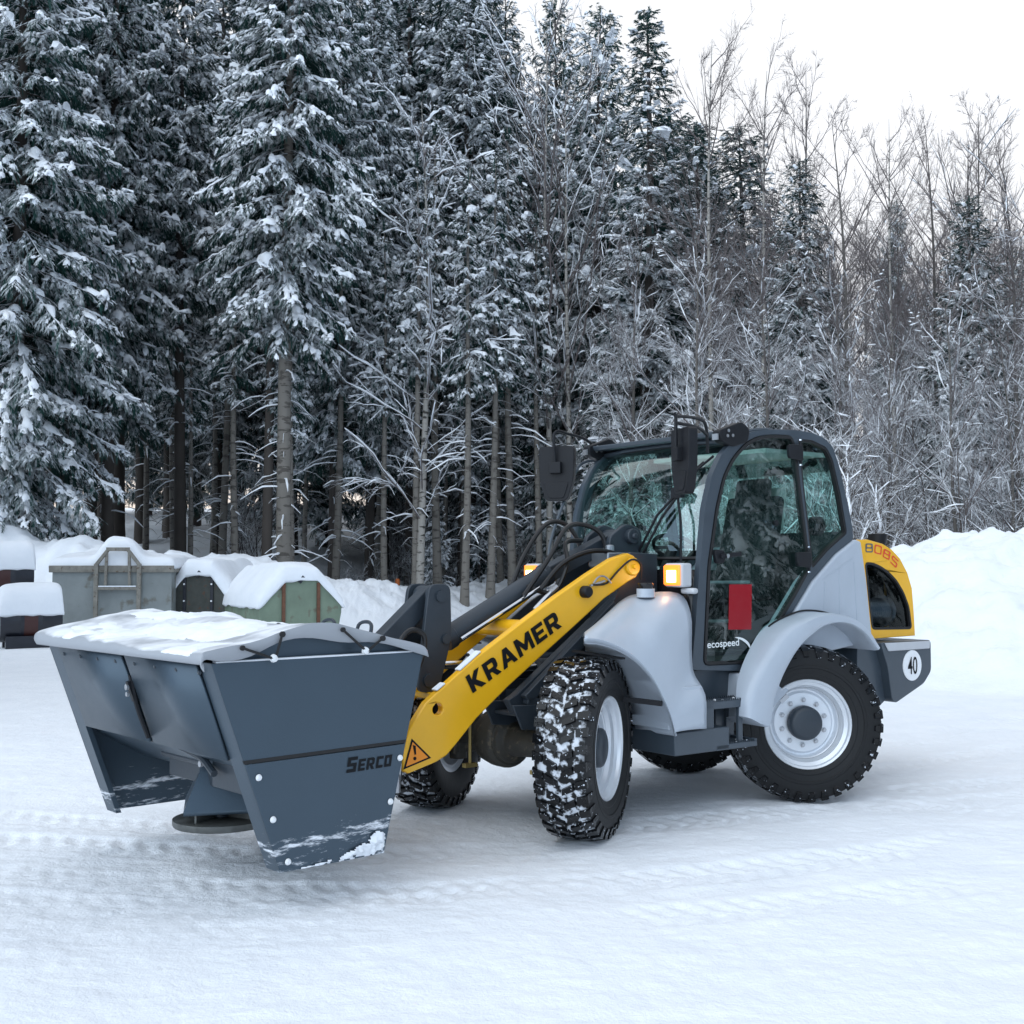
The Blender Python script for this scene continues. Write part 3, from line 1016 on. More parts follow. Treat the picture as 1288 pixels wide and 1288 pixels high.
# hoses
for k, pts in enumerate([
        [(1.02, 0.12, 1.42), (0.80, 0.10, 1.66), (0.62, 0.06, 1.86), (0.44, 0.05, 1.88), (0.32, 0.08, 1.80), (0.30, 0.12, 1.58)],
        [(1.00, -0.06, 1.44), (0.85, -0.10, 1.68), (0.66, -0.12, 1.88), (0.50, -0.12, 1.90), (0.40, -0.10, 1.80), (0.36, -0.08, 1.66)],
        [(0.92, 0.16, 1.46), (0.76, 0.18, 1.62), (0.56, 0.20, 1.70), (0.36, 0.20, 1.70), (0.20, 0.20, 1.64)],
        [(0.95, 0.05, 1.48), (0.80, 0.14, 1.44), (0.70, 0.16, 1.62), (0.62, 0.05, 1.76), (0.44, 0.0, 1.78)],
        [(0.60, 0.24, 1.30), (0.52, 0.24, 1.50), (0.42, 0.22, 1.62), (0.22, 0.16, 1.58)],
        [(1.95, 0.20, 0.90), (1.84, 0.20, 1.05), (1.82, 0.20, 1.20), (1.94, 0.20, 1.22), (2.08, 0.20, 1.0)]]):
    b = MB()
    b.tube(spline(pts, 28), 0.016, 8)
    b.build('hydraulic_hose', M['hose'], ldr)
# valve block seen beside the pivot
b = MB()
b.box(0.20, 0.40, 0.02, 0.22, 1.60, 1.70)
b.box(0.24, 0.30, 0.05, 0.12, 1.70, 1.74)
b.tube([(0.34, 0.17, 1.70), (0.34, 0.17, 1.75)], 0.03, 10)
b.build('valve_block', M['filter_metal'], ldr, bevel=0.01)

# --- quick hitch carrying the spreader
b = MB()
for s in (-1, 1):
    y0, y1 = (0.26, 0.30) if s > 0 else (-0.30, -0.26)
    b.prism([(2.02, 0.40), (2.16, 0.34), (2.34, 0.40), (2.38, 1.02), (2.26, 1.06), (2.06, 0.66)], 'y', y0, y1)
b.box(2.26, 2.36, -0.50, 0.50, 0.90, 1.02)
b.box(2.30, 2.40, -0.50, 0.50, 0.36, 0.46)
b.tube([(2.06, -0.34, 0.50), (2.06, 0.33, 0.50)], 0.035, 14)
b.build('quick_hitch', M['dark_paint'], ldr, bevel=0.006)
b = MB()
b.beam((2.12, 0.42, 0.60), (2.14, 0.42, 0.42), 0.02, 0.05)
b.tube([(2.14, 0.43, 0.46), (2.14, 0.43, 0.36)], 0.02, 8)
b.build('locking_pin', M['bolt_steel'], ldr)

# --- front fenders with the body side below the door
E_ = [(1.15, 0.86, 1.19), (1.05, 0.87, 1.182), (0.92, 0.87, 1.145), (0.80, 0.87, 1.09), (0.70, 0.87, 1.02), (0.62, 0.87, 0.94), (0.55, 0.87, 0.84), (0.49, 0.87, 0.74), (0.455, 0.87, 0.66), (0.436, 0.87, 0.60)]
B_ = [(0.81, 0.45, 1.165), (0.62, 0.45, 1.30), (0.48, 0.45, 1.39), (0.36, 0.47, 1.425), (0.140, 0.60, 1.430), (0.120, 0.690, 1.30), (0.120, 0.695, 1.08), (0.122, 0.715, 0.93), (0.128, 0.82, 0.80), (0.130, 0.83, 0.592)]
def fender_front(s):
    NJ = 9
    rows = []
    for (e, q) in zip(E_, B_):
        e, q = Vector(e), Vector(q)
        row = []
        L_ = (q - e).length
        for j in range(NJ):
            t = j / (NJ - 1)
            p = e.lerp(q, t)
            bul = math.sin(math.pi * t) * (0.075 if rows.__len__() < 5 else 0.02) * L_
            p += Vector((0.25, 0.55, 0.75)).normalized() * bul
            p.y = min(p.y, 0.885)
            row.append(p)
        row = [Vector((e.x - 0.010, e.y - 0.012, e.z - 0.022))] + row      # rolled lip
        rows.append(row)
    # smooth along the arch
    dense = []
    for j in range(NJ + 1):
        dense.append(spline([r[j] for r in rows], 36))
    rows2 = [[dense[j][i] for j in range(NJ + 1)] for i in range(37)]
    b = MB()
    b.loft([[(p.x, s * p.y, p.z) for p in r] for r in rows2])
    o = b.build('front_fender', M['grey_paint'], ldr, solid=0.012, smooth=50)
    b = MB()
    lin = []
    for i in range(37):
        e = dense[0][i]
        lin.append([(e.x, s * e.y, e.z), (min(e.x - 0.03, 1.10), s * (e.y - 0.02), e.z - 0.01), (min(e.x - 0.05, 0.93), s * 0.60, e.z - 0.012), (min(e.x - 0.05, 0.80), s * 0.46, e.z - 0.02)])
    b.loft(lin)
    b.build('arch_liner', M['grey_paint'], o, solid=0.01)
    # rear edge below: closing box between fender and step
    b = MB()
    b.box(0.128, 0.42, *sorted((s * 0.46, s * 0.80)), 0.60, 0.86)
    b.build('fender_foot', M['grey_paint'], o, bevel=0.01)
    # fuel cap on the shoulder
    b = MB()
    b.lathe([(0.058, 0.0), (0.058, 0.055), (0.0001, 0.055)], 24, (0.375, s * 0.55, 1.41), 'z', 0)
    b.lathe([(0.050, 0.055), (0.052, 0.060), (0.052, 0.085), (0.046, 0.092), (0.0001, 0.094)], 24, (0.375, s * 0.55, 1.41), 'z', 1)
    b.build('filler_cap', [M['grey_paint'], M['black_gloss']], o)
    b = MB()
    b.beam((0.70, s * 0.60, 0.80), (0.52, s * 0.845, 0.775), 0.03, 0.03)
    b.beam((0.93, s * 0.50, 1.09), (0.83, s * 0.84, 1.06), 0.04, 0.012)
    build_each(b, 'fender_stay', M['black_plastic'], o)
    return o
fender_front(1)
fender_front(-1)

# --- belly side: dark skirt, step
def step(s):
    def yy(a, c): return sorted((s * a, s * c))
    b = MB()
    b.box(-0.10, 0.385, *yy(0.30, 0.815), 0.44, 0.585)
    b.box(-0.38, 0.10, *yy(0.30, 0.60), 0.44, 0.94)
    b.box(0.02, 0.118, *yy(0.62, 0.80), 0.44, 0.76)
    o = b.build('step_box', M['frame_paint'], ldr, bevel=0.008)
    b = MB()
    b.box(-0.36, 0.02, *yy(0.60, 0.815), 0.44, 0.475)
    b.box(-0.36, -0.335, *yy(0.60, 0.815), 0.475, 0.49)
    b.build('lower_tread', M['frame_paint'], o, bevel=0.004)
    b = MB()
    b.box(-0.33, 0.118, *yy(0.58, 0.80), 0.70, 0.748)
    b.build('upper_tread', M['frame_paint'], o, bevel=0.004)
    b = MB()
    for x in (-0.30, -0.20):
        b.box(x - 0.02, x + 0.02, *yy(0.60, 0.62), 0.475, 0.70)
    b.box(-0.25, -0.21, *yy(0.77, 0.79), 0.475, 0.70)
    build_each(b, 'step_post', M['frame_paint'], o)
    b = MB()
    for k in range(22):        # toothed grip edge
        x = -0.32 + k * 0.02
        b.prism([(x - .008, 0.747), (x + .008, 0.747), (x, 0.762)], 'y', s * 0.795, s * 0.800)
        b.prism([(x - .008, 0.747), (x + .008, 0.747), (x, 0.762)], 'y', s * 0.66, s * 0.665)
    for k in range(18):
        x = -0.345 + k * 0.02
        b.prism([(x - .008, 0.474), (x + .008, 0.474), (x, 0.488)], 'y', s * 0.80, s * 0.805)
    build_each(b, 'grip_teeth', M['dark_paint'], o)
    b = MB()
    random.seed(4)
    for k in range(26):
        x, y = random.uniform(-0.33, 0.0), random.uniform(0.70, 0.80)
        h = 0.475 if k % 3 else 0.748
        r = random.uniform(0.006, 0.016)
        b.lathe([(0.0001, r * .7), (r * .7, r * .45), (r, 0)], 6, (x, s * y, h), 'z')
    tag(b.build('snow_crumbs', M['snow_plain'], o), kind='stuff')
step(1)
step(-1)

# --- cab
CY, CI = 0.67, 0.625
OUT = [(0.090, 0.944), (0.052, 1.211), (0.012, 1.568), (-0.042, 1.985), (-0.112, 2.206), (-0.205, 2.352), (-0.315, 2.440), (-0.414, 2.489), (-0.525, 2.522), (-0.686, 2.543), (-0.951, 2.556), (-1.130, 2.552), (-1.252, 2.526), (-1.357, 2.466), (-1.426, 2.326),
       (-1.495, 2.122), (-1.555, 1.939), (-1.578, 1.805), (-1.36, 1.700), (-1.094, 1.505), (-0.838, 1.235), (-0.59, 0.932), (-0.51, 0.905)]
DOOR = [(-0.012, 0.965), (-0.060, 1.609), (-0.139, 1.989), (-0.210, 2.201), (-0.300, 2.330), (-0.425, 2.436), (-0.552, 2.490), (-0.700, 2.512), (-0.915, 2.520), (-0.955, 2.397), (-1.001, 2.115), (-1.064, 1.749), (-1.085, 1.585), (-0.923, 1.393), (-0.672, 1.125), (-0.540, 0.982), (-0.480, 0.957)]
QTR = [(-0.975, 2.500), (-1.127, 2.500), (-1.286, 2.459), (-1.355, 2.371), (-1.44, 2.12), (-1.507, 1.846), (-1.29, 1.722), (-1.110, 1.588), (-1.08, 1.80), (-1.02, 2.16)]
def scale_poly(P, d):
    """Inset a polygon by d (towards its inside)."""
    n = len(P)
    area = sum(P[i][0] * P[(i + 1) % n][1] - P[(i + 1) % n][0] * P[i][1] for i in range(n))
    sgn = 1 if area > 0 else -1
    out = []
    for i in range(n):
        a, p, c = Vector(P[i - 1]), Vector(P[i]), Vector(P[(i + 1) % n])
        e1, e2 = (p - a).normalized(), (c - p).normalized()
        n1, n2 = Vector((-e1.y, e1.x)), Vector((-e2.y, e2.x))
        m = n1 + n2
        m = m / max(0.35, (1 + n1.dot(n2)))
        q = p + m * d * sgn
        out.append((q.x, q.y))
    return out
DOORR = rnd(DOOR, 0.05, 3)
QTRR = rnd(QTR, 0.03, 3)
OUTR = rnd(OUT, 0.03, 2)
b = MB()
for s in (1, -1):
    b.prism(OUTR, 'y', s * CI, s * CY, holes=[DOORR, QTRR])
cab = b.build('cab', M['frame_paint'], ldr, bevel=0.012)
# roof
top = [p for p in OUT if p[1] > 2.43 and p[0] < -0.29]
b = MB()
rows = []
for y, dz in ((-CI, 0.0), (-0.4, 0.015), (0, 0.02), (0.4, 0.015), (CI, 0.0)):
    rows.append([(p.x, y, p.z + dz - 0.006) for p in spline([(q[0], 0, q[1]) for q in top], 30)])
b.loft([[p for p in r if p[0] < -0.72] for r in rows])
b.loft([[p for p in r if p[0] > -0.44] for r in rows])
for y in (-CI, -0.22, 0.18, CI - 0.04):
    b.loft([[(p[0], y + w_, p[2] + dz_) for p in rows[2] if -0.78 < p[0] < -0.38] for w_, dz_ in ((0, -.012), (0.05, -.012))])
b.build('roof', M['frame_paint'], cab, solid=0.03)
b = MB()
b.loft([[(p[0], y, p[2] + 0.004) for p in rows[2] if -0.80 < p[0] < -0.36] for y in (-CI, 0, CI)])
b.build('skylight', M['cab_glass'], cab)
b = MB()
b.box(-1.42, -0.76, -0.56, 0.56, 2.40, 2.43)
b.build('headliner', M['seat_shell'], cab)
b = MB()       # rounded black rear roof hump
b.prism(rnd([(-1.15, 2.555), (-1.34, 2.555), (-1.50, 2.40), (-1.50, 2.30), (-1.44, 2.30), (-1.36, 2.45), (-1.2, 2.54)], 0.03), 'y', -0.60, 0.52)
b.build('rear_visor', M['black_plastic'], cab, bevel=0.01)
# front beam with work lamp brackets
b = MB()
b.prism(rnd([(-0.20, 2.505), (-0.36, 2.515), (-0.36, 2.475), (-0.22, 2.470)], 0.012), 'y', -0.70, 0.64)
beam_o = b.build('roof_beam', M['frame_paint'], cab, bevel=0.004)
for y in (-0.66, 0.66):
    b = MB()
    b.prism(rnd([(-0.16, 2.50), (-0.38, 2.575), (-0.46, 2.53), (-0.44, 2.44), (-0.30, 2.40), (-0.18, 2.43)], 0.03), 'y', y - 0.04, y + 0.03)
    o = b.build('lamp_bracket', M['black_plastic'], beam_o, bevel=0.006)
    b = MB()
    for (x, z) in ((-0.24, 2.47), (-0.29, 2.475), (-0.25, 2.505)):
        b.disc((x, y + 0.031, z), 0.011, 0.006, n=10)
        b.disc((x, y - 0.041, z), 0.011, 0.006, n=10)
    b.box(-0.165, -0.155, y - 0.03, y + 0.02, 2.44, 2.48)
    build_each(b, 'bracket_bolt', M['bolt_steel'], o)
# windscreen, slightly bowed
front = [(p[0] - 0.03, p[1]) for p in OUT[:8]]
fl = spline([(p[0], 0, p[1]) for p in front], 24)
b = MB()
rows = []
for k in range(13):
    y = -CI + 2 * CI * k / 12
    bow = 0.05 * (1 - (y / CI) ** 2)
    rows.append([(p.x + bow, y, p.z) for p in fl if p.z > 1.60])
b.loft(rows)
b.build('windscreen', M['screen_glass'], cab)
b = MB()
rows = []
for k in range(13):
    y = -CI + 2 * CI * k / 12
    bow = 0.05 * (1 - (y / CI) ** 2)
    rows.append([(p.x + bow - 0.004, y, p.z) for p in fl if p.z <= 1.70])
b.loft(rows)
b.build('front_panel', M['black_gloss'], cab, solid=0.02)
b = MB()
for z in (1.44,):
    b.tube([(-0.025 + 0.05 * (1 - (y / CI) ** 2), y, 1.66) for y in np.linspace(-CI, CI, 9)], 0.012, 6)
b.tube([(-0.355 + 0.05 * (1 - (y / CI) ** 2), y, 2.43) for y in np.linspace(-CI, CI, 9)], 0.018, 6)
b.build('screen_seal', M['rubber_seal'], cab)
# rear and far side glass
b = MB()
b.add([(-1.37, -CI, 2.44), (-1.37, CI, 2.44), (-1.56, CI, 1.86), (-1.56, -CI, 1.86)], [(0, 1, 2, 3)])
b.build('rear_window', M['cab_glass'], cab)
b = MB()
b.box(-1.58, -1.50, -CI, CI, 1.30, 1.86)
b.build('rear_wall', M['cab_trim'], cab)
for s in (1, -1):
    b = MB()
    b.add([(p[0], s * (CY - 0.030), p[1]) for p in QTRR], [tuple(range(len(QTRR)))])
    b.build('quarter_window', M['cab_glass'], cab, fix=True)
    b = MB()
    b.prism(QTRR, 'y', s * (CY - 0.004), s * (CY - 0.04), holes=[scale_poly(QTRR, 0.018)])
    b.build('window_seal', M['rubber_seal'], cab)
# doors
def door(s):
    d = MB()
    d.prism(scale_poly(DOORR, 0.004), 'y', s * (CY - 0.035), s * (CY + 0.008), holes=[scale_poly(DOORR, 0.026)])
    dr = d.build('door', M['rubber_seal'], ldr, bevel=0.003)
    g = MB()
    gp = scale_poly(DOORR, 0.020)
    g.add([(p[0], s * (CY - 0.006), p[1]) for p in gp], [tuple(range(len(gp)))])
    g.build('door_glass', M['cab_glass'], dr)
    for (x, z, w) in ((-0.955, 2.40, 0.15), (-1.03, 1.655, 0.15)):
        h = MB()
        h.prism(rnd([(x + w * .8, z + 0.05), (x - 0.03, z + 0.055), (x - 0.035, z - 0.06), (x + w * .75, z - 0.045)], 0.025), 'y', s * (CY + 0.009), s * (CY + 0.035))
        h.tube([(x - 0.02, s * (CY + 0.02), z - 0.075), (x - 0.02, s * (CY + 0.02), z + 0.075)], 0.012, 8)
        h.build('hinge', M['black_plastic'], dr, bevel=0.004)
        c = MB()
        for dz in (-0.09, 0.085):
            c.lathe([(0.0001, 0.012), (0.010, 0.008), (0.011, 0)], 8, (x - 0.02, s * (CY + 0.02), z + dz), 'z')
        build_each(c, 'hinge_bolt', M['chrome'], dr)
    h = MB()
    h.prism(rnd([(-0.10, 1.72), (-0.20, 1.71), (-0.20, 1.63), (-0.12, 1.62)], 0.03), 'y', s * CY, s * (CY + 0.03))
    h.beam((-0.15, s * (CY + 0.035), 1.672), (-0.34, s * (CY + 0.035), 1.690), 0.02, 0.03)
    h.build('door_handle', M['black_plastic'], dr, bevel=0.004)
    h = MB()
    h.disc((-0.20, s * (CY + 0.052), 1.675), 0.014, 0.006, n=12)
    h.build('lock', M['chrome'], dr)
    h = MB()
    h.beam((-0.62, s * (CY - 0.03), 1.905), (-0.74, s * (CY - 0.03), 1.905), 0.03, 0.03)
    h.disc((-0.735, s * (CY + 0.0), 1.905), 0.02, 0.012, n=12)
    h.build('window_catch', M['black_plastic'], dr)
    return dr
dr = door(1)
door(-1)
b = MB()
b.add([(-0.268, CY - 0.002, 1.488), (-0.487, CY - 0.002, 1.487), (-0.478, CY - 0.002, 1.185), (-0.255, CY - 0.002, 1.191)], [(0, 1, 2, 3)])
b.build('red_sticker', M['sticker_red'], dr, fix=False)
lettering('lettering', 'ecospeed', M['letter_white'], dr, (-0.052, CY, 1.062), (-1, 0, 0.02), (0, 0, 1), 0.062, 0.30, 0.003, bold=0.012)
b = MB()
rows = []
for k in range(17):
    t = k / 16
    a = R(100) - t * R(150)
    w_ = 0.020 * math.sin(math.pi * min(1, t * 1.02)) ** 0.7 + 0.0005
    cx, cz = -0.33, 1.065
    px, pz = cx - (0.115 + 0.03 * t) * math.cos(a) * 1.0, cz + 0.075 * math.sin(a)
    rows.append([(px, CY + 0.002, pz), (px + 0.25 * w_, CY + 0.002, pz - w_)])
b.loft(rows)
b.build('swoosh', M['letter_white'], dr, fix=False)
# handrail in front of A-pillars, wiper
for s in (1, -1):
    b = MB()
    if s < 0:
        b.tube(spline([(0.16, -0.70, 1.56), (0.10, -0.76, 1.78), (-0.02, -0.77, 2.05), (-0.16, -0.77, 2.33), (-0.24, -0.75, 2.40), (-0.34, -0.68, 2.41)], 24), 0.012, 8)
        b.build('handrail', M['frame_paint'], ldr)
b = MB()
b.tube([(0.05, 0.10, 1.66), (0.03, 0.30, 1.95), (-0.02, 0.45, 2.10)], 0.010, 6)
b.tube([(0.05, 0.14, 1.64), (0.03, 0.34, 1.93), (-0.02, 0.47, 2.10)], 0.010, 6)
b.tube(spline([(-0.16, 0.55, 2.30), (-0.06, 0.50, 2.20), (-0.01, 0.46, 2.08), (0.03, 0.52, 1.90), (0.06, 0.55, 1.60)], 16), 0.009, 6)
b.tube(spline([(-0.20, 0.60, 2.34), (-0.09, 0.52, 2.22), (-0.02, 0.44, 2.06)], 12), 0.009, 6)
b.box(-0.03, 0.01, 0.41, 0.50, 2.06, 2.13)
b.build('wiper', M['black_plastic'], cab)
# interior
b = MB()
b.box(-1.45, 0.0, -CI, CI, 0.93, 0.99)
b.build('cab_floor', M['cab_trim'], cab)
b = MB()
b.box(-1.20, -0.70, -0.30, 0.30, 1.00, 1.36)
b.prism(rnd([(-0.52, 1.36), (-1.16, 1.36), (-1.16, 1.46), (-0.56, 1.50)], 0.05), 'y', -0.27, 0.27)
b.build('seat', M['seat_fabric'], cab, bevel=0.03, seg=3)
b = MB()
b.prism(rnd([(-1.06, 1.44), (-1.20, 1.44), (-1.34, 2.12), (-1.24, 2.14)], 0.06), 'y', -0.25, 0.25)
b.prism(rnd([(-1.18, 2.02), (-1.28, 2.02), (-1.32, 2.26), (-1.23, 2.27)], 0.04), 'y', -0.15, 0.15)
b.build('seat_back', M['seat_fabric'], cab, bevel=0.04, seg=3)
b = MB()
b.prism(rnd([(-1.30, 1.88), (-1.37, 1.88), (-1.41, 2.20), (-1.35, 2.20)], 0.02), 'y', -0.34, 0.20)
b.build('seat_shell', M['seat_shell'], cab, bevel=0.02)
b = MB()
b.box(-0.30, -0.04, -0.16, 0.16, 0.99, 1.50)
b.tube([(-0.25, 0, 1.42), (-0.40, 0, 1.72)], 0.04, 10)
ring = [(-0.42 + 0.07 * math.cos(t), 0.20 * math.sin(t), 1.745 + 0.17 * math.cos(t) * 0.5) for t in np.linspace(0, 2 * math.pi, 25)]
b.tube(ring, 0.014, 8)
b.tube([(-0.42, -0.19, 1.745), (-0.42, 0.19, 1.745)], 0.012, 6)
b.build('steering_column', M['black_plastic'], cab)
b = MB()
b.box(-1.25, -0.35, -0.58, -0.36, 0.99, 1.58)
b.tube([(-0.6, -0.46, 1.58), (-0.56, -0.46, 1.78)], 0.02, 8)
b.build('console', M['cab_trim'], cab, bevel=0.03)
b = MB()
for z in (1.24, 1.50):
    b.tube([(-0.06, 0.52, z), (-0.62, 0.52, z)], 0.012, 6)
build_each(b, 'grab_bar', M['bolt_steel'], cab)
b = MB()
b.tube([(-1.33, 0.50, 1.90), (-1.33, 0.56, 1.90)], 0.07, 18)
b.lathe([(0.03, 0.0), (0.03, 0.01), (0.04, 0.01), (0.045, 0)], 16, (-1.33, 0.56, 1.90))
b.build('air_vent', M['black_plastic'], cab)

# --- rear grey side panels
for s in (1, -1):
    b = MB()
    P = [(-0.535, 0.915), (-0.62, 0.965), (-0.850, 1.232), (-1.100, 1.500), (-1.365, 1.695), (-1.578, 1.805), (-1.640, 1.790), (-1.700, 1.50), (-1.760, 1.06), (-1.2, 1.00), (-0.62, 0.62), (-0.30, 0.60), (-0.33, 0.90)]
    b.prism(P, 'y', s * 0.50, s * 0.690)
    sp_o = b.build('side_panel', M['grey_paint'], ldr, bevel=0.016, seg=3)
    b = MB()
    for (x0, z0, x1, z1) in ((-1.22, 1.50, -1.20, 1.22), (-1.38, 1.60, -1.38, 1.22), (-1.55, 1.64, -1.58, 1.16), (-1.20, 1.52, -1.54, 1.67)):
        b.beam((x0, s * 0.690, z0), (x1, s * 0.690, z1), 0.006, 0.006)
    build_each(b, 'panel_ridge', M['grey_paint'], sp_o)
    b = MB()
    b.disc((-0.93, s * 0.692, 1.265), 0.012, 0.006, n=10)
    b.build('panel_screw', M['bolt_steel'], sp_o)

# --- rear fenders
UP = [(-0.218, 0.640), (-0.232, 0.75), (-0.290, 0.870), (-0.412, 1.015), (-0.611, 1.185), (-0.856, 1.270), (-1.049, 1.290), (-1.282, 1.258), (-1.458, 1.173), (-1.595, 1.035)]
LO = [(-0.330, 0.587), (-0.420, 0.575), (-0.463, 0.736), (-0.567, 0.912), (-0.730, 1.078), (-0.938, 1.189), (-1.100, 1.218), (-1.260, 1.205), (-1.413, 1.140), (-1.560, 1.015)]
for s in (1, -1):
    up = spline([(p[0], 0, p[1]) for p in UP], 40)
    lo = spline([(p[0], 0, p[1]) for p in LO], 40)
    rows = []
    for i_, (u_, l_) in enumerate(zip(up, lo)):
        yin = 0.765 - 0.115 * min(1.0, max(0.0, (i_ - 4) / 14.0))
        m_ = (u_ + l_) / 2
        n_ = (u_ - l_)
        rows.append([(u_.x + n_.x * .05, s * yin, u_.z + n_.z * .03), (u_.x + n_.x * .02, s * (0.5 * yin + 0.41), u_.z + n_.z * .02), (u_.x, s * 0.82, u_.z), (u_.x - n_.x * .06, s * 0.855, u_.z - n_.z * .06),
                     (u_.x - n_.x * .20, s * 0.876, u_.z - n_.z * .20), (m_.x - n_.x * .1, s * 0.882, m_.z - n_.z * .1), (l_.x + n_.x * .1, s * 0.882, l_.z + n_.z * .1), (l_.x, s * 0.874, l_.z), (l_.x, s * 0.85, l_.z - 0.004),
                     (l_.x, s * 0.70, l_.z), (l_.x, s * 0.50, l_.z)])
    b = MB()
    b.loft(rows)
    n = len(rows[0])
    b.f += [tuple(reversed(range(n))), tuple(40 * n + i for i in range(n))]
    b.m += [0, 0]
    b.build('rear_fender', M['grey_paint'], ldr, smooth=45)
    # gap line between fender and panel
    b = MB()
    b.tube([(p.x, s * 0.692, p.z + 0.012) for p in up[18:38]], 0.006, 6)
    b.build('fender_seal', M['rubber_seal'], ldr)

# --- yellow bonnet with grille windows
HO = [(-1.654, 1.800), (-1.80, 1.808), (-1.986, 1.778), (-2.10, 1.735), (-2.20, 1.668), (-2.29, 1.56), (-2.345, 1.441), (-2.365, 1.25), (-2.376, 1.078), (-1.785, 1.072), (-1.755, 1.20), (-1.712, 1.50)]
HW = rnd([(-1.772, 1.635), (-1.86, 1.632), (-1.960, 1.605), (-2.060, 1.56), (-2.150, 1.50), (-2.235, 1.41), (-2.300, 1.30), (-2.330, 1.135), (-1.845, 1.145), (-1.815, 1.33)], 0.035, 4)
b = MB()
b.prism(HO, 'y', 0.58, 0.622, holes=[HW])
b.prism(HO, 'y', -0.622, -0.58, holes=[HW])
tops = spline([(p[0], 0, p[1]) for p in HO[:9]], 30)
rows = [[(p.x, y, p.z + dz - 0.002) for p in tops] for y, dz in ((-0.581, 0.0), (-0.3, 0.03), (0, 0.038), (0.3, 0.03), (0.581, 0.0))]
b.loft(rows)
hood = b.build('bonnet', M['yellow_paint'], ldr, bevel=0.010, smooth=40)
for s in (1, -1):
    b = MB()
    hp = scale_poly(HW, -0.004)
    b.add([(p[0], s * 0.604, p[1]) for p in hp], [tuple(range(len(hp)))])
    b.build('grille_window', M['hood_glass'], hood)
    b = MB()
    b.prism(scale_poly(HW, -0.006), 'y', s * 0.590, s * 0.6245, holes=[scale_poly(HW, 0.012)])
    b.build('grille_seal', M['rubber_seal'], hood)
for s in (1, -1):
    b = MB()
    b.tube([(-1.650, s * 0.624, 1.803), (-1.705, s * 0.632, 1.50), (-1.745, s * 0.632, 1.20), (-1.780, s * 0.630, 1.075)], 0.010, 6)
    b.tube([(-1.660, s * 0.622, 1.806), (-1.655, 0, 1.845)], 0.008, 6)
    b.build('bonnet_seal', M['rubber_seal'], hood)
b = MB()
b.box(-2.30, -1.70, -0.40, 0.40, 1.08, 1.58)
b.build('engine_block', M['black_plastic'], hood)
HI = scale_poly(HO, 0.014)
b = MB()
for s in (1, -1):
    b.prism(HI, 'y', s * 0.41, s * 0.572, holes=[scale_poly(HO, 0.030)])
b.build('engine_bay_liner', M['rubber_seal'], hood)
b = MB()
pr = []
for k in range(24):
    pr += [(0.098 if k % 2 else 0.09, 0.012 * k)]
b.lathe([(0.0001, 0)] + pr + [(0.10, 0.28), (0.118, 0.285), (0.118, 0.32), (0.0001, 0.33)], 24, (-1.86, 0.475, 1.27), 'x')
b.v = [(-1.86 - (x + 1.86), y, z) for x, y, z in b.v]
b.tube(spline([(-1.87, 0.47, 1.30), (-1.83, 0.47, 1.40), (-1.83, 0.48, 1.56)], 10), 0.035, 10)
b.build('air_filter', M['filter_metal'], hood)
for ch, x, z, dz, mm in (('8', -1.775, 1.712, 0.0, 'letter_grey'), ('0', -1.878, 1.708, -0.16, 'letter_red'), ('8', -1.978, 1.682, -0.34, 'letter_red'), ('5', -2.070, 1.640, -0.62, 'letter_red')):
    block_letters('numeral', ch, M[mm], hood, (x, 0.622, z), (-1, 0, dz), (0, 0, 1), 0.066, 0.088, 0.003, soft=0.2)
b = MB()
b.lathe([(0.05, 0), (0.055, 0.16), (0.07, 0.17), (0.075, 0.26), (0.0001, 0.27)], 16, (-2.17, 0.40, 1.60), 'z')
b.v = [(x - (z - 1.60) * .25, y, z) for x, y, z in b.v]
b.build('exhaust_stack', M['black_plastic'], ldr)
# --- counterweight
CW = rnd([(-1.800, 1.052), (-2.425, 1.050), (-2.425, 0.815), (-2.330, 0.725), (-1.975, 0.600), (-1.93, 0.63), (-1.885, 0.87)], 0.03, 3)
b = MB()
b.prism(CW, 'y', -0.725, 0.725)
b.prism([(-1.62, 1.05), (-1.83, 1.05), (-1.90, 0.87), (-1.945, 0.62), (-1.82, 0.55), (-1.60, 0.62)], 'y', -0.66, 0.66)
cw = b.build('counterweight', M['frame_paint'], ldr, bevel=0.018, seg=3)
b = MB()
b.prism([(-1.842, 1.046), (-2.405, 1.044), (-2.395, 0.985), (-1.888, 0.985)], 'y', 0.724, 0.736)
b.prism([(-1.842, 1.046), (-2.405, 1.044), (-2.395, 0.985), (-1.888, 0.985)], 'y', -0.736, -0.724)
build_each(b, 'trim_strip', M['lamp_housing'], cw, bevel=0.006)
b = MB()
b.disc((-2.178, 0.7275, 0.868), 0.114, 0.006, n=40)
sg = b.build('speed_sign', M['sign_white'], cw)
lettering('lettering', '40', M['letter_black'], sg, (-2.118, 0.7305, 0.802), (-1, 0, 0), (0, 0, 1), 0.130, 0.118, 0.003, bold=0.006)
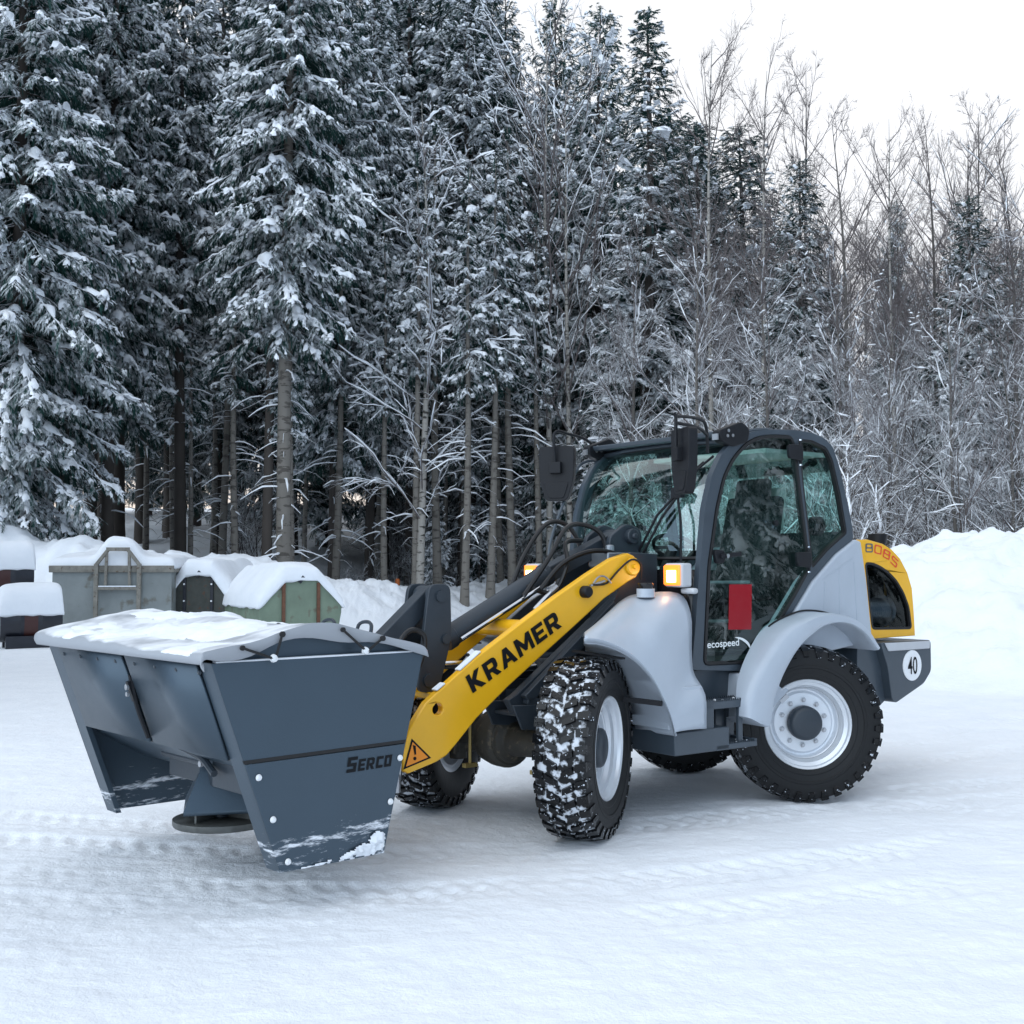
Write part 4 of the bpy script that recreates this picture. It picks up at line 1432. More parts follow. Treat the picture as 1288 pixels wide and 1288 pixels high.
# --- headlamps
for s in (1, -1):
    b = MB()
    hx, hy = (0.0, 0.0) if s > 0 else (0.17, -0.10)      # the far lamp sits further out on its arm
    b.box(0.072, 0.165, *sorted((s * 0.505, s * 0.665)), 1.472, 1.628)
    b.box(0.07, 0.12, *sorted((s * 0.60, s * 0.72)), 1.43, 1.468)
    if s < 0: b.beam((0.10, -0.62, 1.455), (-0.14, -0.55, 1.455), 0.03, 0.03)
    b.v = [(p[0] + hx, p[1] + hy, p[2]) for p in b.v]
    hl = b.build('headlamp', M['lamp_housing'], ldr, bevel=0.014)
    b = MB()
    b.box(0.1652, 0.180, *sorted((s * 0.516, s * 0.654)), 1.484, 1.616)
    b.v = [(p[0] + hx, p[1] + hy, p[2]) for p in b.v]
    b.build('lens', M['lamp_lit'], hl, bevel=0.006)
    b = MB()
    b.box(0.1802, 0.186, *sorted((s * 0.545, s * 0.625)), 1.505, 1.580)
    b.v = [(p[0] + hx, p[1] + hy, p[2]) for p in b.v]
    b.build('bulb', M['lamp_core'], hl, bevel=0.004)
    b = MB()
    b.box(0.120, 0.160, *sorted((s * 0.490, s * 0.5045)), 1.49, 1.61)
    b.v = [(p[0] + hx, p[1] + hy, p[2]) for p in b.v]
    b.build('indicator_lens', M['indicator'], hl, bevel=0.003)
# --- mirrors
def mirror(s, c, yawm, arm):
    m_ = empty('mirror', ldr)
    b = MB()
    P = [(-0.140, 0.205), (0.140, 0.205), (0.132, -0.05), (0.085, -0.205), (-0.085, -0.205), (-0.132, -0.05)]
    b.prism(rnd(P, 0.035, 4), 'y', -0.025, 0.035)
    b.prism(rnd([(-0.10, -0.062), (0.10, -0.062), (0.06, -0.185), (-0.06, -0.185)], 0.02, 3), 'y', -0.030, -0.020)
    b.box(-0.045, 0.045, -0.065, -0.02, 0.0, 0.085)
    ca, sa = math.cos(yawm), math.sin(yawm)
    def T(p): return (c[0] + ca * p[0] - sa * p[1], c[1] + sa * p[0] + ca * p[1], c[2] + p[2])
    b.v = [T(p) for p in b.v]
    o = b.build('mirror_housing', M['black_plastic'], m_, bevel=0.012, seg=3)
    g = MB()
    g.prism(rnd([(p[0] * .9, p[1] * .92) for p in P], 0.03, 4), 'y', 0.0352, 0.0372)
    g.v = [T(p) for p in g.v]
    g.build('mirror_glass', M['chrome'], m_)
    a = MB()
    for pts in arm:
        a.tube(spline([T(p) if len(p) == 3 else p[:3] for p in pts], 20), 0.011, 8)
    a.build('mirror_arm', M['black_plastic'], m_)
# near mirror seen almost edge on, far one seen from its back
mirror(1, (0.30, 0.82, 2.262), R(69), [[(0.0, -0.05, 0.08), (0.0, -0.05, 0.28), (0.34, 0.80, 2.545, 0), (0.10, 0.74, 2.555, 0), (-0.02, 0.70, 2.53, 0), (-0.06, 0.68, 2.42, 0), (-0.08, 0.66, 2.35, 0)],
                                     [(0.0, -0.05, 0.24), (0.12, 0.77, 2.49, 0), (-0.06, 0.68, 2.46, 0)]])
mirror(-1, (0.00, -0.80, 2.300), R(122), [[(0.0, -0.05, 0.08), (0.0, -0.06, 0.30), (-0.08, -0.76, 2.60, 0), (-0.22, -0.72, 2.56, 0), (-0.32, -0.68, 2.46, 0)]])
# ------------------------------------------------------------------ sand spreader carried on the quick hitch
_c, _s = math.cos(MROT), math.sin(MROT)
spr = tag(empty('sand_spreader', None, (MX + _c * 2.1, MY + _s * 2.1, 0), MROT + R(4.718)), 'dark grey steel sand spreader with a snowy tarpaulin cover, hung on the loader boom', 'sand spreader')
SW, ZT, ZB = 0.962, 1.171, 0.197
SIDE = [(1.484, ZT), (0.308, ZT), (0.547, ZB), (1.126, ZB)]
def snow_smear(name, base):
    """Paint with a brushed-on streak of snow low on the panel."""
    m = mat(name, base, 0.36, 0.5, var=0.04, vscale=2.5, bump=0.05, bscale=120)
    nt = m.node_tree
    b = nt.nodes['Principled BSDF']
    src = b.inputs['Base Color'].links[0].from_socket
    tc = nt.nodes.new('ShaderNodeTexCoord')
    sep = nt.nodes.new('ShaderNodeSeparateXYZ')
    nt.links.new(tc.outputs['Object'], sep.inputs[0])
    def math_(op, a, b_=None, c=None):
        n = nt.nodes.new('ShaderNodeMath')
        n.operation = op
        for k, v in enumerate((a, b_, c)):
            if v is None: continue
            if isinstance(v, (int, float)): n.inputs[k].default_value = v
            else: nt.links.new(v, n.inputs[k])
        return n.outputs[0]
    mp = nt.nodes.new('ShaderNodeMapping')
    mp.inputs['Scale'].default_value = (5, 5, 26)
    mp.inputs['Rotation'].default_value = (0, R(-6), 0)
    nt.links.new(tc.outputs['Object'], mp.inputs[0])
    ns = nt.nodes.new('ShaderNodeTexNoise')
    ns.inputs['Scale'].default_value = 1.6
    ns.inputs['Detail'].default_value = 8
    ns.inputs['Roughness'].default_value = 0.72
    nt.links.new(mp.outputs[0], ns.inputs['Vector'])
    # a streak left by brushing against a snow heap, and a light dusting under it
    zc = math_('MULTIPLY_ADD', sep.outputs['X'], -0.055, 0.372)
    dz = math_('ABSOLUTE', math_('SUBTRACT', sep.outputs['Z'], zc))
    band = math_('SUBTRACT', 1.0, math_('DIVIDE', dz, 0.042))
    low = math_('MULTIPLY', math_('SUBTRACT', 0.33, sep.outputs['Z']), 1.1)
    f = math_('ADD', math_('MAXIMUM', math_('MULTIPLY', band, 0.34), low), math_('MULTIPLY_ADD', ns.outputs['Fac'], 1.7, -1.03))
    mr = nt.nodes.new('ShaderNodeMapRange')
    mr.inputs[1].default_value, mr.inputs[2].default_value = 0.0, 0.22
    nt.links.new(f, mr.inputs[0])
    mx = nt.nodes.new('ShaderNodeMix')
    mx.data_type = 'RGBA'
    nt.links.new(mr.outputs[0], mx.inputs[0])
    nt.links.new(src, mx.inputs[6])
    mx.inputs[7].default_value = (0.80, 0.83, 0.88, 1)
    nt.links.new(mx.outputs[2], b.inputs['Base Color'])
    nt.links.new(math_('MULTIPLY', math_('SUBTRACT', 1.0, mr.outputs[0]), 0.5), b.inputs['Metallic'])
    return m
panel_m = snow_smear('spreader_panel', (0.062, 0.090, 0.118))
b = MB()
# hopper: front and rear plates slope inwards, between the side panels
def xf(z): return 1.484 + (z - ZT) * (1.484 - 1.126) / (ZT - ZB)
def xr(z): return 0.308 + (ZT - z) * (0.547 - 0.308) / (ZT - ZB)
ZM = 0.72
b.add([(xf(ZT) - 0.018, -0.85, ZT), (xf(ZT) - 0.018, SW - 0.01, ZT), (xf(ZM) - 0.018, SW - 0.01, ZM), (xf(ZM) - 0.018, -0.85, ZM)], [(0, 1, 2, 3)])
b.add([(xr(ZT), -SW, ZT), (xr(ZT), SW, ZT), (xr(0.62), SW, 0.62), (xr(0.62), -SW, 0.62)], [(0, 1, 2, 3)])
b.add([(xf(ZM) - 0.018, -SW, ZM), (xf(ZM) - 0.018, SW, ZM), (0.92, SW, 0.50), (0.92, -SW, 0.50)], [(0, 1, 2, 3)])
b.add([(xr(0.62), -SW, 0.62), (xr(0.62), SW, 0.62), (0.92, SW, 0.50), (0.92, -SW, 0.50)], [(0, 1, 2, 3)])
b.build('hopper', M['spreader_paint'], spr, solid=0.008, bevel=0.002)
b = MB()
b.add([(xf(ZT) + 0.004, -0.80, ZT - 0.005), (xf(ZT) + 0.004, 0.02, ZT - 0.005), (xf(ZM) + 0.004, 0.02, ZM - 0.005), (xf(ZM) + 0.004, -0.80, ZM - 0.005)], [(0, 1, 2, 3)])
b.add([(xf(ZT) + 0.006, 0.07, ZT - 0.005), (xf(ZT) + 0.006, SW - 0.13, ZT - 0.005), (xf(ZM) + 0.006, SW - 0.13, ZM - 0.005), (xf(ZM) + 0.006, 0.07, ZM - 0.005)], [(0, 1, 2, 3)])
for o_ in build_each(b, 'front_plate', M['spreader_paint'], spr, bevel=0.002):
    md = o_.modifiers.new('solid', 'SOLIDIFY')
    md.thickness = 0.014
    md.offset = 0
b = MB()
for y in np.linspace(-0.74, 0.84, 8):
    b.lathe([(0.0001, 0.012), (0.009, 0.010), (0.012, 0)], 10, (xf(1.125) + 0.008, y, 1.125), 'x')
build_each(b, 'rivet', M['dark_paint'], spr)
b = MB()      # lower lip and agitator cover below the hopper
b.beam((xf(ZM) - 0.02, -SW + .02, ZM), (xf(ZM) - 0.02, SW - .02, ZM), 0.02, 0.025)
b.tube(spline([(1.30, 0.10, 0.74), (1.20, 0.30, 0.66), (1.22, 0.50, 0.60)], 12), 0.018, 8)
b.build('lip_rail', M['dark_paint'], spr)
b = MB()
b.tube(spline([(xf(1.0) + .03, 0.05, 1.06), (xf(0.9) + .03, 0.055, 0.90), (xf(0.75) + .025, 0.06, 0.74)], 8), 0.012, 6)
b.beam((xf(1.03) + .022, 0.045, 1.03), (xf(0.93) + .022, 0.045, 0.93), 0.03, 0.03)
b.build('slot_stay', M['black_plastic'], spr)
b = MB()
b.disc((xf(1.0) + 0.045, 0.045, 1.0), 0.016, 0.012, 'x', 10)
b.disc((xf(1.0) + 0.045, 0.052, 0.965), 0.012, 0.012, 'x', 10)
b.disc((1.19, 0.30, 0.62), 0.016, 0.014, 'x', 10)
build_each(b, 'stay_bolt', M['bolt_steel'], spr)
# side panels: flat plate with a wide folded flange at the front
for s in (1, -1):
    b = MB()
    up = [(1.484, ZT), (0.308, ZT), (xr(0.732), 0.732), (xf(0.722), 0.722)]
    dn = [(xf(0.708), 0.708), (xr(0.718), 0.718), (0.547, ZB), (1.126, ZB)]
    b.prism(up, 'y', s * (SW - 0.008), s * SW)
    b.prism(dn, 'y', s * (SW - 0.008), s * (SW + 0.004))
    b.add([(1.484, s * SW, ZT), (1.126, s * SW, ZB), (1.126 - 0.0, s * (SW - 0.125), ZB), (1.484, s * (SW - 0.125), ZT)], [(0, 1, 2, 3)])
    b.add([(1.126, s * (SW - 0.125), ZB), (1.484, s * (SW - 0.125), ZT), (1.454, s * (SW - 0.125), ZT), (1.096, s * (SW - 0.125), ZB)], [(0, 1, 2, 3)])
    b.add([(0.308, s * SW, ZT), (0.547, s * SW, ZB), (0.547, s * (SW - 0.05), ZB), (0.308, s * (SW - 0.05), ZT)], [(0, 1, 2, 3)])
    if s < 0:
        b.prism([(xf(0.70) - .02, 0.70), (xr(0.70), 0.70), (0.547, ZB), (1.126, ZB)], 'y', s * (SW - 0.016), s * (SW - 0.012))
    sp_ = b.build('side_panel', panel_m, spr, bevel=0.002, fix=True)
    b = MB()
    b.prism([(xf(0.727), 0.727), (xr(0.738), 0.738), (xr(0.722), 0.722), (xf(0.710), 0.710)], 'y', s * (SW - 0.012), s * (SW + 0.0015))
    b.build('panel_joint', M['rubber_seal'], sp_)
    # gable above the panel, under the tarpaulin
    b = MB()
    b.prism([(1.452, ZT - 0.01), (0.33, ZT - 0.01), (0.33, 1.195), (0.92, 1.315), (1.452, 1.215)], 'y', s * (SW - 0.055), s * (SW - 0.045))
    b.build('gable_plate', M['spreader_paint'], spr)
    b = MB()
    b.beam((1.46, s * (SW - .02), ZT + .002), (0.31, s * (SW - .02), ZT + .002), 0.035, 0.012)
    b.build('snow_ledge', M['snow_plain'], sp_, bevel=0.003)
    for (x, z) in ((1.276, 0.645), (1.2, 0.446), (1.12, 0.243), (0.455, 0.652), (0.512, 0.444), (0.565, 0.24)):
        b = MB()
        b.lathe([(0.0001, s * 0.016), (0.010, s * 0.015), (0.014, s * 0.010), (0.016, s * 0.004)], 16, (x - (0.03 if x > 1 else 0), s * (SW + 0.0035), z))
        b.build('bolt', M['bolt_white'], sp_)
    if s > 0:
        near_panel = sp_
block_letters('lettering', 'SERCO', M['letter_black'], near_panel, (0.772, SW + 0.005, 0.612), (-1, 0, 0.02), (-.06, 0, 1), 0.072, 0.262, 0.002, shear=0.22, gap=0.16, caps=0.78)
# snow caked low on the near panel
def blob_sheet(name, poly, y0, thick, parent, seed, cut=0.0, sc=26):
    """Crust of snow on a panel: a fine grid kept where a noise field and the outline allow it."""
    rs = np.random.RandomState(seed)
    P = np.array(poly)
    lo, hi = P.min(0), P.max(0)
    st = 0.006
    X, Z = np.meshgrid(np.arange(lo[0], hi[0], st), np.arange(lo[1], hi[1], st))
    ins = np.zeros(X.shape, bool)
    dist = np.full(X.shape, 9.0)
    n = len(P)
    for i in range(n):
        a, c = P[i], P[(i + 1) % n]
        cond = ((a[1] > Z) != (c[1] > Z)) & (X < (c[0] - a[0]) * (Z - a[1]) / (c[1] - a[1] + 1e-12) + a[0])
        ins ^= cond
        d = c - a
        t = np.clip(((X - a[0]) * d[0] + (Z - a[1]) * d[1]) / (d @ d), 0, 1)
        dist = np.minimum(dist, np.hypot(X - a[0] - t * d[0], Z - a[1] - t * d[1]))
    f = np.where(ins, np.minimum(dist / 0.03, 1), -1) + 1.5 * fbm(X * sc + seed, Z * sc * 1.6, 4) - cut
    hgt_ = np.clip(f, 0, 1) * thick * (0.7 + 0.8 * (fbm(X * 40, Z * 40, 3) + .4))
    keep = f > 0
    idx = -np.ones(X.shape, int)
    vs, fs = [], []
    ny, nx = X.shape
    for i in range(ny - 1):
        for j in range(nx - 1):
            if keep[i, j] and keep[i + 1, j] and keep[i, j + 1] and keep[i + 1, j + 1]:
                q = []
                for a_, b_ in ((i, j), (i, j + 1), (i + 1, j + 1), (i + 1, j)):
                    if idx[a_, b_] < 0:
                        idx[a_, b_] = len(vs)
                        vs.append((X[a_, b_], y0 + hgt_[a_, b_] + 0.001, Z[a_, b_]))
                    q.append(idx[a_, b_])
                fs.append(tuple(q))
    m_ = MB()
    m_.add(vs, fs)
    return m_.build(name, M['snow_plain'], parent, smooth=80)
blob_sheet('snow_crust', [(1.10, 0.20), (0.55, 0.20), (0.535, 0.30), (0.60, 0.32), (0.68, 0.27), (0.80, 0.225), (0.95, 0.212)], SW + 0.004, 0.020, near_panel, 5, -0.15)
#blob_sheet('snow_crust', [(1.085, 0.315), (0.55, 0.345), (0.54, 0.325), (0.80, 0.30), (1.04, 0.275), (1.10, 0.27)], SW + 0.004, 0.006, near_panel, 9, -0.05, 34)
# tarpaulin over the hopper: ridge along y, rolled front hem
TP = [(1.530, 1.168), (1.545, 1.195), (1.530, 1.222), (1.47, 1.235), (1.30, 1.262), (1.12, 1.300), (0.92, 1.330), (0.72, 1.298), (0.50, 1.245), (0.33, 1.205), (0.29, 1.175)]
tl = spline([(p[0], 0, p[1]) for p in TP], 40)
rows = []
rs = np.random.RandomState(3)
for k in range(61):
    y = -SW - 0.045 + (2 * SW + 0.055) * k / 60
    row = []
    sag = 0.018 * (1 - math.cos(2 * math.pi * k / 60 * 2)) * 0.5
    for i, p in enumerate(tl):
        w = float(fbm(np.array([p.x * 3.1]), np.array([y * 2.7]))[0]) * 0.022
        f_ = math.sin(math.pi * i / 40)
        row.append((p.x + (0.012 * float(vnoise(np.array([y * 3.3]), np.array([1.7]))[0]) if i < 8 else 0), y, p.z + f_ * (w - sag) + 0.02 * f_ * (1 if y < -0.3 else 0)))
    rows.append(row)
end = []
for i, p in enumerate(tl):       # flap hanging over the near gable
    f_ = math.sin(math.pi * min(1, max(0, (i - 5) / 35)))
    end.append((p.x, SW + 0.022, p.z - 0.030 - 0.030 * f_ * (1 + 0.7 * math.sin(i * .55))))
rows.append(end)
b = MB()
b.loft(rows)
tarp = b.build('tarpaulin', M['tarp'], spr, solid=0.006, smooth=60)
# snow lying on the tarpaulin: thin sheet with holes where the cloth shows
def tarp_snow():
    ny, nx = 190, 110
    tz = spline([(p[0], 0, p[1]) for p in TP], nx - 1)
    vs, fs = [], []
    keep, idx = np.zeros((ny, nx), bool), -np.ones((ny, nx), int)
    Y = np.linspace(-SW - 0.03, SW - 0.005, ny)
    Xn = np.array([p.x for p in tz])
    Zn = np.array([p.z for p in tz])
    YY, XX = np.meshgrid(Y, Xn, indexing='ij')
    ff = np.sin(np.pi * np.arange(nx) / (nx - 1))
    base = Zn[None, :] + ff[None, :] * (fbm(XX * 3.1, YY * 2.7) * 0.022 - 0.018 * (1 - np.cos(2 * np.pi * np.linspace(0, 1, ny) * 2))[:, None] * 0.5 + 0.02 * (YY < -0.3))
    f = -0.05 + 1.25 * fbm(XX * 4.2 + 2, YY * 2.6 + 5, 5)
    f = f - 0.8 * np.clip((YY - (SW - 0.10)) / 0.09, 0, 1)
    edge = np.minimum(1, (np.arange(nx) - 7) / 8.0)
    f = f - np.where(edge < 0, 2, (1 - edge) * 0.5)[None, :]
    f = np.where((np.arange(nx) > nx - 4)[None, :], -1, f)
    th = np.clip(f, 0, 0.6) * 0.05 * (0.8 + 0.8 * fbm(XX * 13, YY * 13, 3)) - 0.001
    keep = f > 0.0
    for i in range(ny - 1):
        for j in range(nx - 1):
            if keep[i, j] and keep[i + 1, j] and keep[i, j + 1] and keep[i + 1, j + 1]:
                q = []
                for a_, b_ in ((i, j), (i, j + 1), (i + 1, j + 1), (i + 1, j)):
                    if idx[a_, b_] < 0:
                        idx[a_, b_] = len(vs)
                        vs.append((XX[a_, b_], YY[a_, b_], base[a_, b_] + th[a_, b_]))
                    q.append(idx[a_, b_])
                fs.append(tuple(q))
    m_ = MB()
    m_.add(vs, fs)
    m_.build('snow_cover', M['snow_plain'], tarp, smooth=80)
tarp_snow()
# elastic cords in two V shapes over the near gable
for (a0, a1, c) in (((1.348, 1.236), (1.144, 1.290), (1.184, 1.178)), ((0.813, 1.300), (0.580, 1.250), (0.679, 1.190))):
    b = MB()
    y0 = SW + 0.030
    b.tube([(a0[0], y0, a0[1]), (c[0], y0 + .01, c[1])], 0.0065, 6)
    b.tube([(a1[0], y0, a1[1]), (c[0], y0 + .01, c[1])], 0.0065, 6)
    b.disc((a1[0], y0 + .002, a1[1]), 0.014, 0.012, n=10)
    b.disc((a0[0], y0 + .002, a0[1]), 0.012, 0.012, n=10)
    b.build('tarp_cord', M['rubber_seal'], spr)
    b = MB()
    b.lathe([(0.0001, 0.018), (0.016, 0.014), (0.020, 0.0)], 12, (c[0] + .005, y0, c[1] + .004))
    b.build('cord_hook', M['bolt_white'], spr)
for y in (0.55, 0.20):
    b = MB()
    b.tube(spline([(0.40, y - .06, 1.20), (0.38, y - .06, 1.29), (0.37, y, 1.31), (0.38, y + .06, 1.29), (0.40, y + .06, 1.20)], 16), 0.010, 6)
    b.build('lifting_eye', M['dark_paint'], spr)
# spinner disc, chute, drive
b = MB()
b.lathe([(0.0001, 0.0), (0.25, 0.0), (0.255, 0.010), (0.255, 0.035), (0.24, 0.04), (0.0001, 0.045)], 40, (0.90, -0.02, 0.235), 'z')
for k in range(4):
    a = k * math.pi / 2 + .4
    b.beam((0.90 + .05 * math.cos(a), -0.02 + .05 * math.sin(a), 0.30), (0.90 + .21 * math.cos(a), -0.02 + .21 * math.sin(a), 0.30), 0.012, 0.05)
b.build('spinner_disc', M['steel_plate'], spr)
b = MB()
b.lathe([(0.27, 0.32), (0.27, 0.34), (0.16, 0.53), (0.16, 0.60)], 4, (0.90, -0.02, 0.0), 'z', a0=0.30)
b.build('chute_cone', M['spreader_paint'], spr, solid=0.006)
b = MB()
b.box(0.75, 1.02, -0.40, 0.40, 0.46, 0.60)
b.tube([(0.90, -0.02, 0.25), (0.90, -0.02, 0.50)], 0.05, 12)
b.tube([(1.10, -0.30, 0.60), (1.10, 0.80, 0.60)], 0.02, 8)
b.box(1.00, 1.18, 0.40, 0.80, 0.52, 0.66)
b.build('drive_unit', M['dark_paint'], spr, bevel=0.01)
b = MB()
b.box(0.26, 0.31, -0.75, 0.75, 0.98, 1.10)
b.box(0.40, 0.46, -0.75, 0.75, 0.30, 0.42)
for y in (-0.35, 0.35):
    b.prism([(0.30, 1.12), (0.20, 1.06), (0.24, 0.36), (0.50, 0.30)], 'y', y - 0.02, y + 0.02)
b.build('hitch_frame', M['dark_paint'], spr, bevel=0.006)
# ------------------------------------------------------------------ things along the edge of the yard
mat('skip_grey', (0.23, 0.255, 0.255), 0.6, var=0.16, vscale=1.3, dust=(0.15, 0.145, 0.125), dust_amt=0.04, bump=0.1, bscale=25)
mat('skip_rail', (0.20, 0.19, 0.165), 0.6, var=0.3, vscale=6, dust=(0.10, 0.07, 0.045), dust_amt=0.04)
mat('bin_dark', (0.050, 0.055, 0.048), 0.6, var=0.3, vscale=5, dust=(0.085, 0.045, 0.03), dust_amt=0.03)
mat('skip_green', (0.17, 0.225, 0.165), 0.6, var=0.2, vscale=1.5, dust=(0.14, 0.14, 0.10), dust_amt=0.03)
mat('rust', (0.13, 0.060, 0.035), 0.8, var=0.4, vscale=10)
mat('drum_band', (0.05, 0.014, 0.012), 0.5)
mat('drum_black', (0.014, 0.016, 0.024), 0.35, var=0.2)
mat('marker_orange', (0.75, 0.20, 0.05), 0.5)
mat('marker_pale', (0.62, 0.60, 0.52), 0.5)

def snow_cap(name, parent, sx, sy, base_fn, thick, seed, over=0.06, n=44, mid=None):
    """Rounded blanket of snow over a top of size sx by sy (local coordinates); base_fn gives the top it lies on."""
    U = np.linspace(-1, 1, n)
    u, v = np.meshgrid(U, U)
    # rounded-square falloff
    e = np.clip((1 - np.abs(u) ** 8), 0, 1) * np.clip((1 - np.abs(v) ** 8), 0, 1)
    prof = e ** 0.28
    X, Y = u * (sx / 2 + over), v * (sy / 2 + over)
    bse = np.vectorize(base_fn)(np.clip(X, -sx / 2, sx / 2), np.clip(Y, -sy / 2, sy / 2))
    nz = fbm(X * 1.1 + seed, Y * 1.1 - seed, 3)
    T = thick * prof * (1 + 0.30 * nz)
    if mid is not None: T = T + mid(X, Y) * prof
    top_ = np.stack([X.ravel(), Y.ravel(), (bse + T).ravel()], 1)
    drop = 0.05 + 0.05 * fbm(X * 4, Y * 4 + seed, 2)
    bot = np.stack([X.ravel() * 0.995, Y.ravel() * 0.995, (bse - drop * (prof < 0.3)).ravel() + 0.004], 1)
    i = np.arange(n * n).reshape(n, n)
    q1 = np.stack([i[:-1, :-1].ravel(), i[:-1, 1:].ravel(), i[1:, 1:].ravel(), i[1:, :-1].ravel()], 1)
    q2 = q1[:, ::-1] + n * n
    ring = list(i[0, :]) + list(i[1:, -1]) + list(i[-1, -2::-1]) + list(i[-2:0:-1, 0])
    ring = np.array(ring)
    nx_ = np.roll(ring, -1)
    q3 = np.stack([ring, ring + n * n, nx_ + n * n, nx_], 1)
    me = np_mesh(name, np.concatenate([top_, bot]), np.concatenate([q1, q2, q3]), None, [M['snow_plain']], True)
    o = bpy.data.objects.new(name, me)
    col.objects.link(o)
    o.parent = parent
    return o

# grey skip with a lifting frame on its end
p = at(140, 800, 26.5)
g = tag(empty('skip_container', None, (p.x, 26.5, hgt(p.x, 26.5) - 0.02), R(6)), 'grey steel skip with a thick snow load and an A-shaped lifting frame on its end', 'skip')
W_, H_, D_ = 2.56, 1.62, 4.2
b = MB()
b.box(-W_ / 2, W_ / 2, 0, 0.06, 0.05, H_)
b.box(-W_ / 2, W_ / 2, D_ - 0.06, D_, 0.05, H_)
b.box(-W_ / 2, -W_ / 2 + 0.06, 0.06, D_ - .06, 0.05, H_)
b.box(W_ / 2 - 0.06, W_ / 2, 0.06, D_ - .06, 0.05, H_)
b.box(-W_ / 2 + .06, W_ / 2 - .06, 0.06, D_ - .06, 0.05, 0.2)
b.build('body', M['skip_grey'], g, bevel=0.01)
b = MB()
b.box(-W_ / 2 - 0.06, W_ / 2 + 0.06, -0.07, -0.002, H_ - 0.09, H_ + 0.06)
b.box(-W_ / 2 - 0.06, -W_ / 2 - 0.002, 0.0, D_, H_ - 0.09, H_ + 0.06)
b.box(W_ / 2 + 0.002, W_ / 2 + 0.06, 0.0, D_, H_ - 0.09, H_ + 0.06)
b.build('rim_rail', M['skip_rail'], g, bevel=0.01)
b = MB()
xc = 0.14
for s in (-1, 1):
    b.beam((xc + s * 0.46, -0.11, 0.02), (xc + s * 0.46, -0.11, H_ + 0.10), 0.09, 0.09)
    b.beam((xc + s * 0.46, -0.11, H_ + 0.08), (xc + s * 0.20, -0.11, H_ + 0.42), 0.09, 0.07)
    b.beam((xc + s * 0.26, -0.112, H_ - 0.42), (xc + s * 0.24, -0.112, H_ + 0.34), 0.06, 0.06)
b.beam((xc - 0.25, -0.11, H_ + 0.42), (xc + 0.25, -0.11, H_ + 0.42), 0.07, 0.08)
b.beam((xc - 0.42, -0.112, H_ - 0.44), (xc + 0.42, -0.112, H_ - 0.44), 0.08, 0.07)
b.build('lifting_frame', M['skip_rail'], g, bevel=0.008)
b = MB()
b.beam((xc - 0.40, -0.115, H_ - 0.395), (xc + 0.40, -0.115, H_ - 0.395), 0.09, 0.025)
b.build('snow_ledge', M['snow_plain'], g)
o = snow_cap('snow_cap', g, W_ + .05, D_, lambda x, y: H_ + 0.04, 0.29, 2, 0.05, 60, lambda X, Y: 0.46 * np.exp(-((X - 0.12) / 0.44) ** 4 - ((Y + D_ / 2 - 0.12) / 0.75) ** 2) + 0.25 * np.exp(-((X + 0.9) / 0.8) ** 2 - ((Y - 1.2) / 1.2) ** 2))
o.location = (0, D_ / 2, 0)

def octagon_bin(name, label, u, v, Y, rz, w, h, depth, m, cat, seed, thick):
    q = at(u, v, Y)
    r = tag(empty(name, None, (q.x, Y, hgt(q.x, Y) - 0.05), rz), label, cat)
    a = w / 2
    prof = [(-a * .86, 0.0), (-a, h * .50), (-a, h * .62), (-a * .46, h * .97), (-a * .36, h), (a * .36, h), (a * .46, h * .97), (a, h * .62), (a, h * .50), (a * .86, 0.0)]
    b = MB()
    b.prism(prof, 'y', 0.0, depth)
    b.build('body', m, r, bevel=0.015)
    b = MB()
    for s in (-1, 1):
        b.beam((s * a * .42, -0.025, 0.05), (s * a * .42, -0.025, h * .95), 0.07, 0.05)
    if name == 'skip_container':
        build_each(b, 'end_rib', M['rust'], r, bevel=0.006)
    else:
        build_each(b, 'end_rib', M['drum_black'], r, bevel=0.006)
        b = MB()
        for s in (-1, 1):
            for z in (.35, .6, .85):
                b.disc((s * a * .42, -0.055, h * z), 0.02, 0.03, n=10)
        build_each(b, 'rib_bolt', M['bolt_white'], r)
    def base(x, y):
        x = abs(x)
        if x < a * .40: return h
        if x < a: return h + (x - a * .40) / (a * .60) * (h * .60 - h)
        return h * .60
    o = snow_cap('snow_cap', r, w, depth, base, thick, seed, 0.05, 54)
    o.location = (0, depth / 2 - 0.02, 0)
    b = MB()
    b.beam((-0.05, -0.03, h - .06), (0.05, -0.03, h + .06), 0.06, 0.08)
    b.build('lid_catch', M['drum_black'], r)
    return r
octagon_bin('waste_bin', 'dark rusty steel bin with a many-sided end, half buried under snow beside the grey skip', 249, 800, 27.2, R(-4), 1.50, 1.52, 3.2, M['bin_dark'], 'bin', 7, 0.36)
octagon_bin('skip_container', 'pale green steel skip with a many-sided ribbed end and domed snow load', 378, 800, 25.2, R(28), 1.80, 1.40, 3.0, M['skip_green'], 'skip', 12, 0.33)

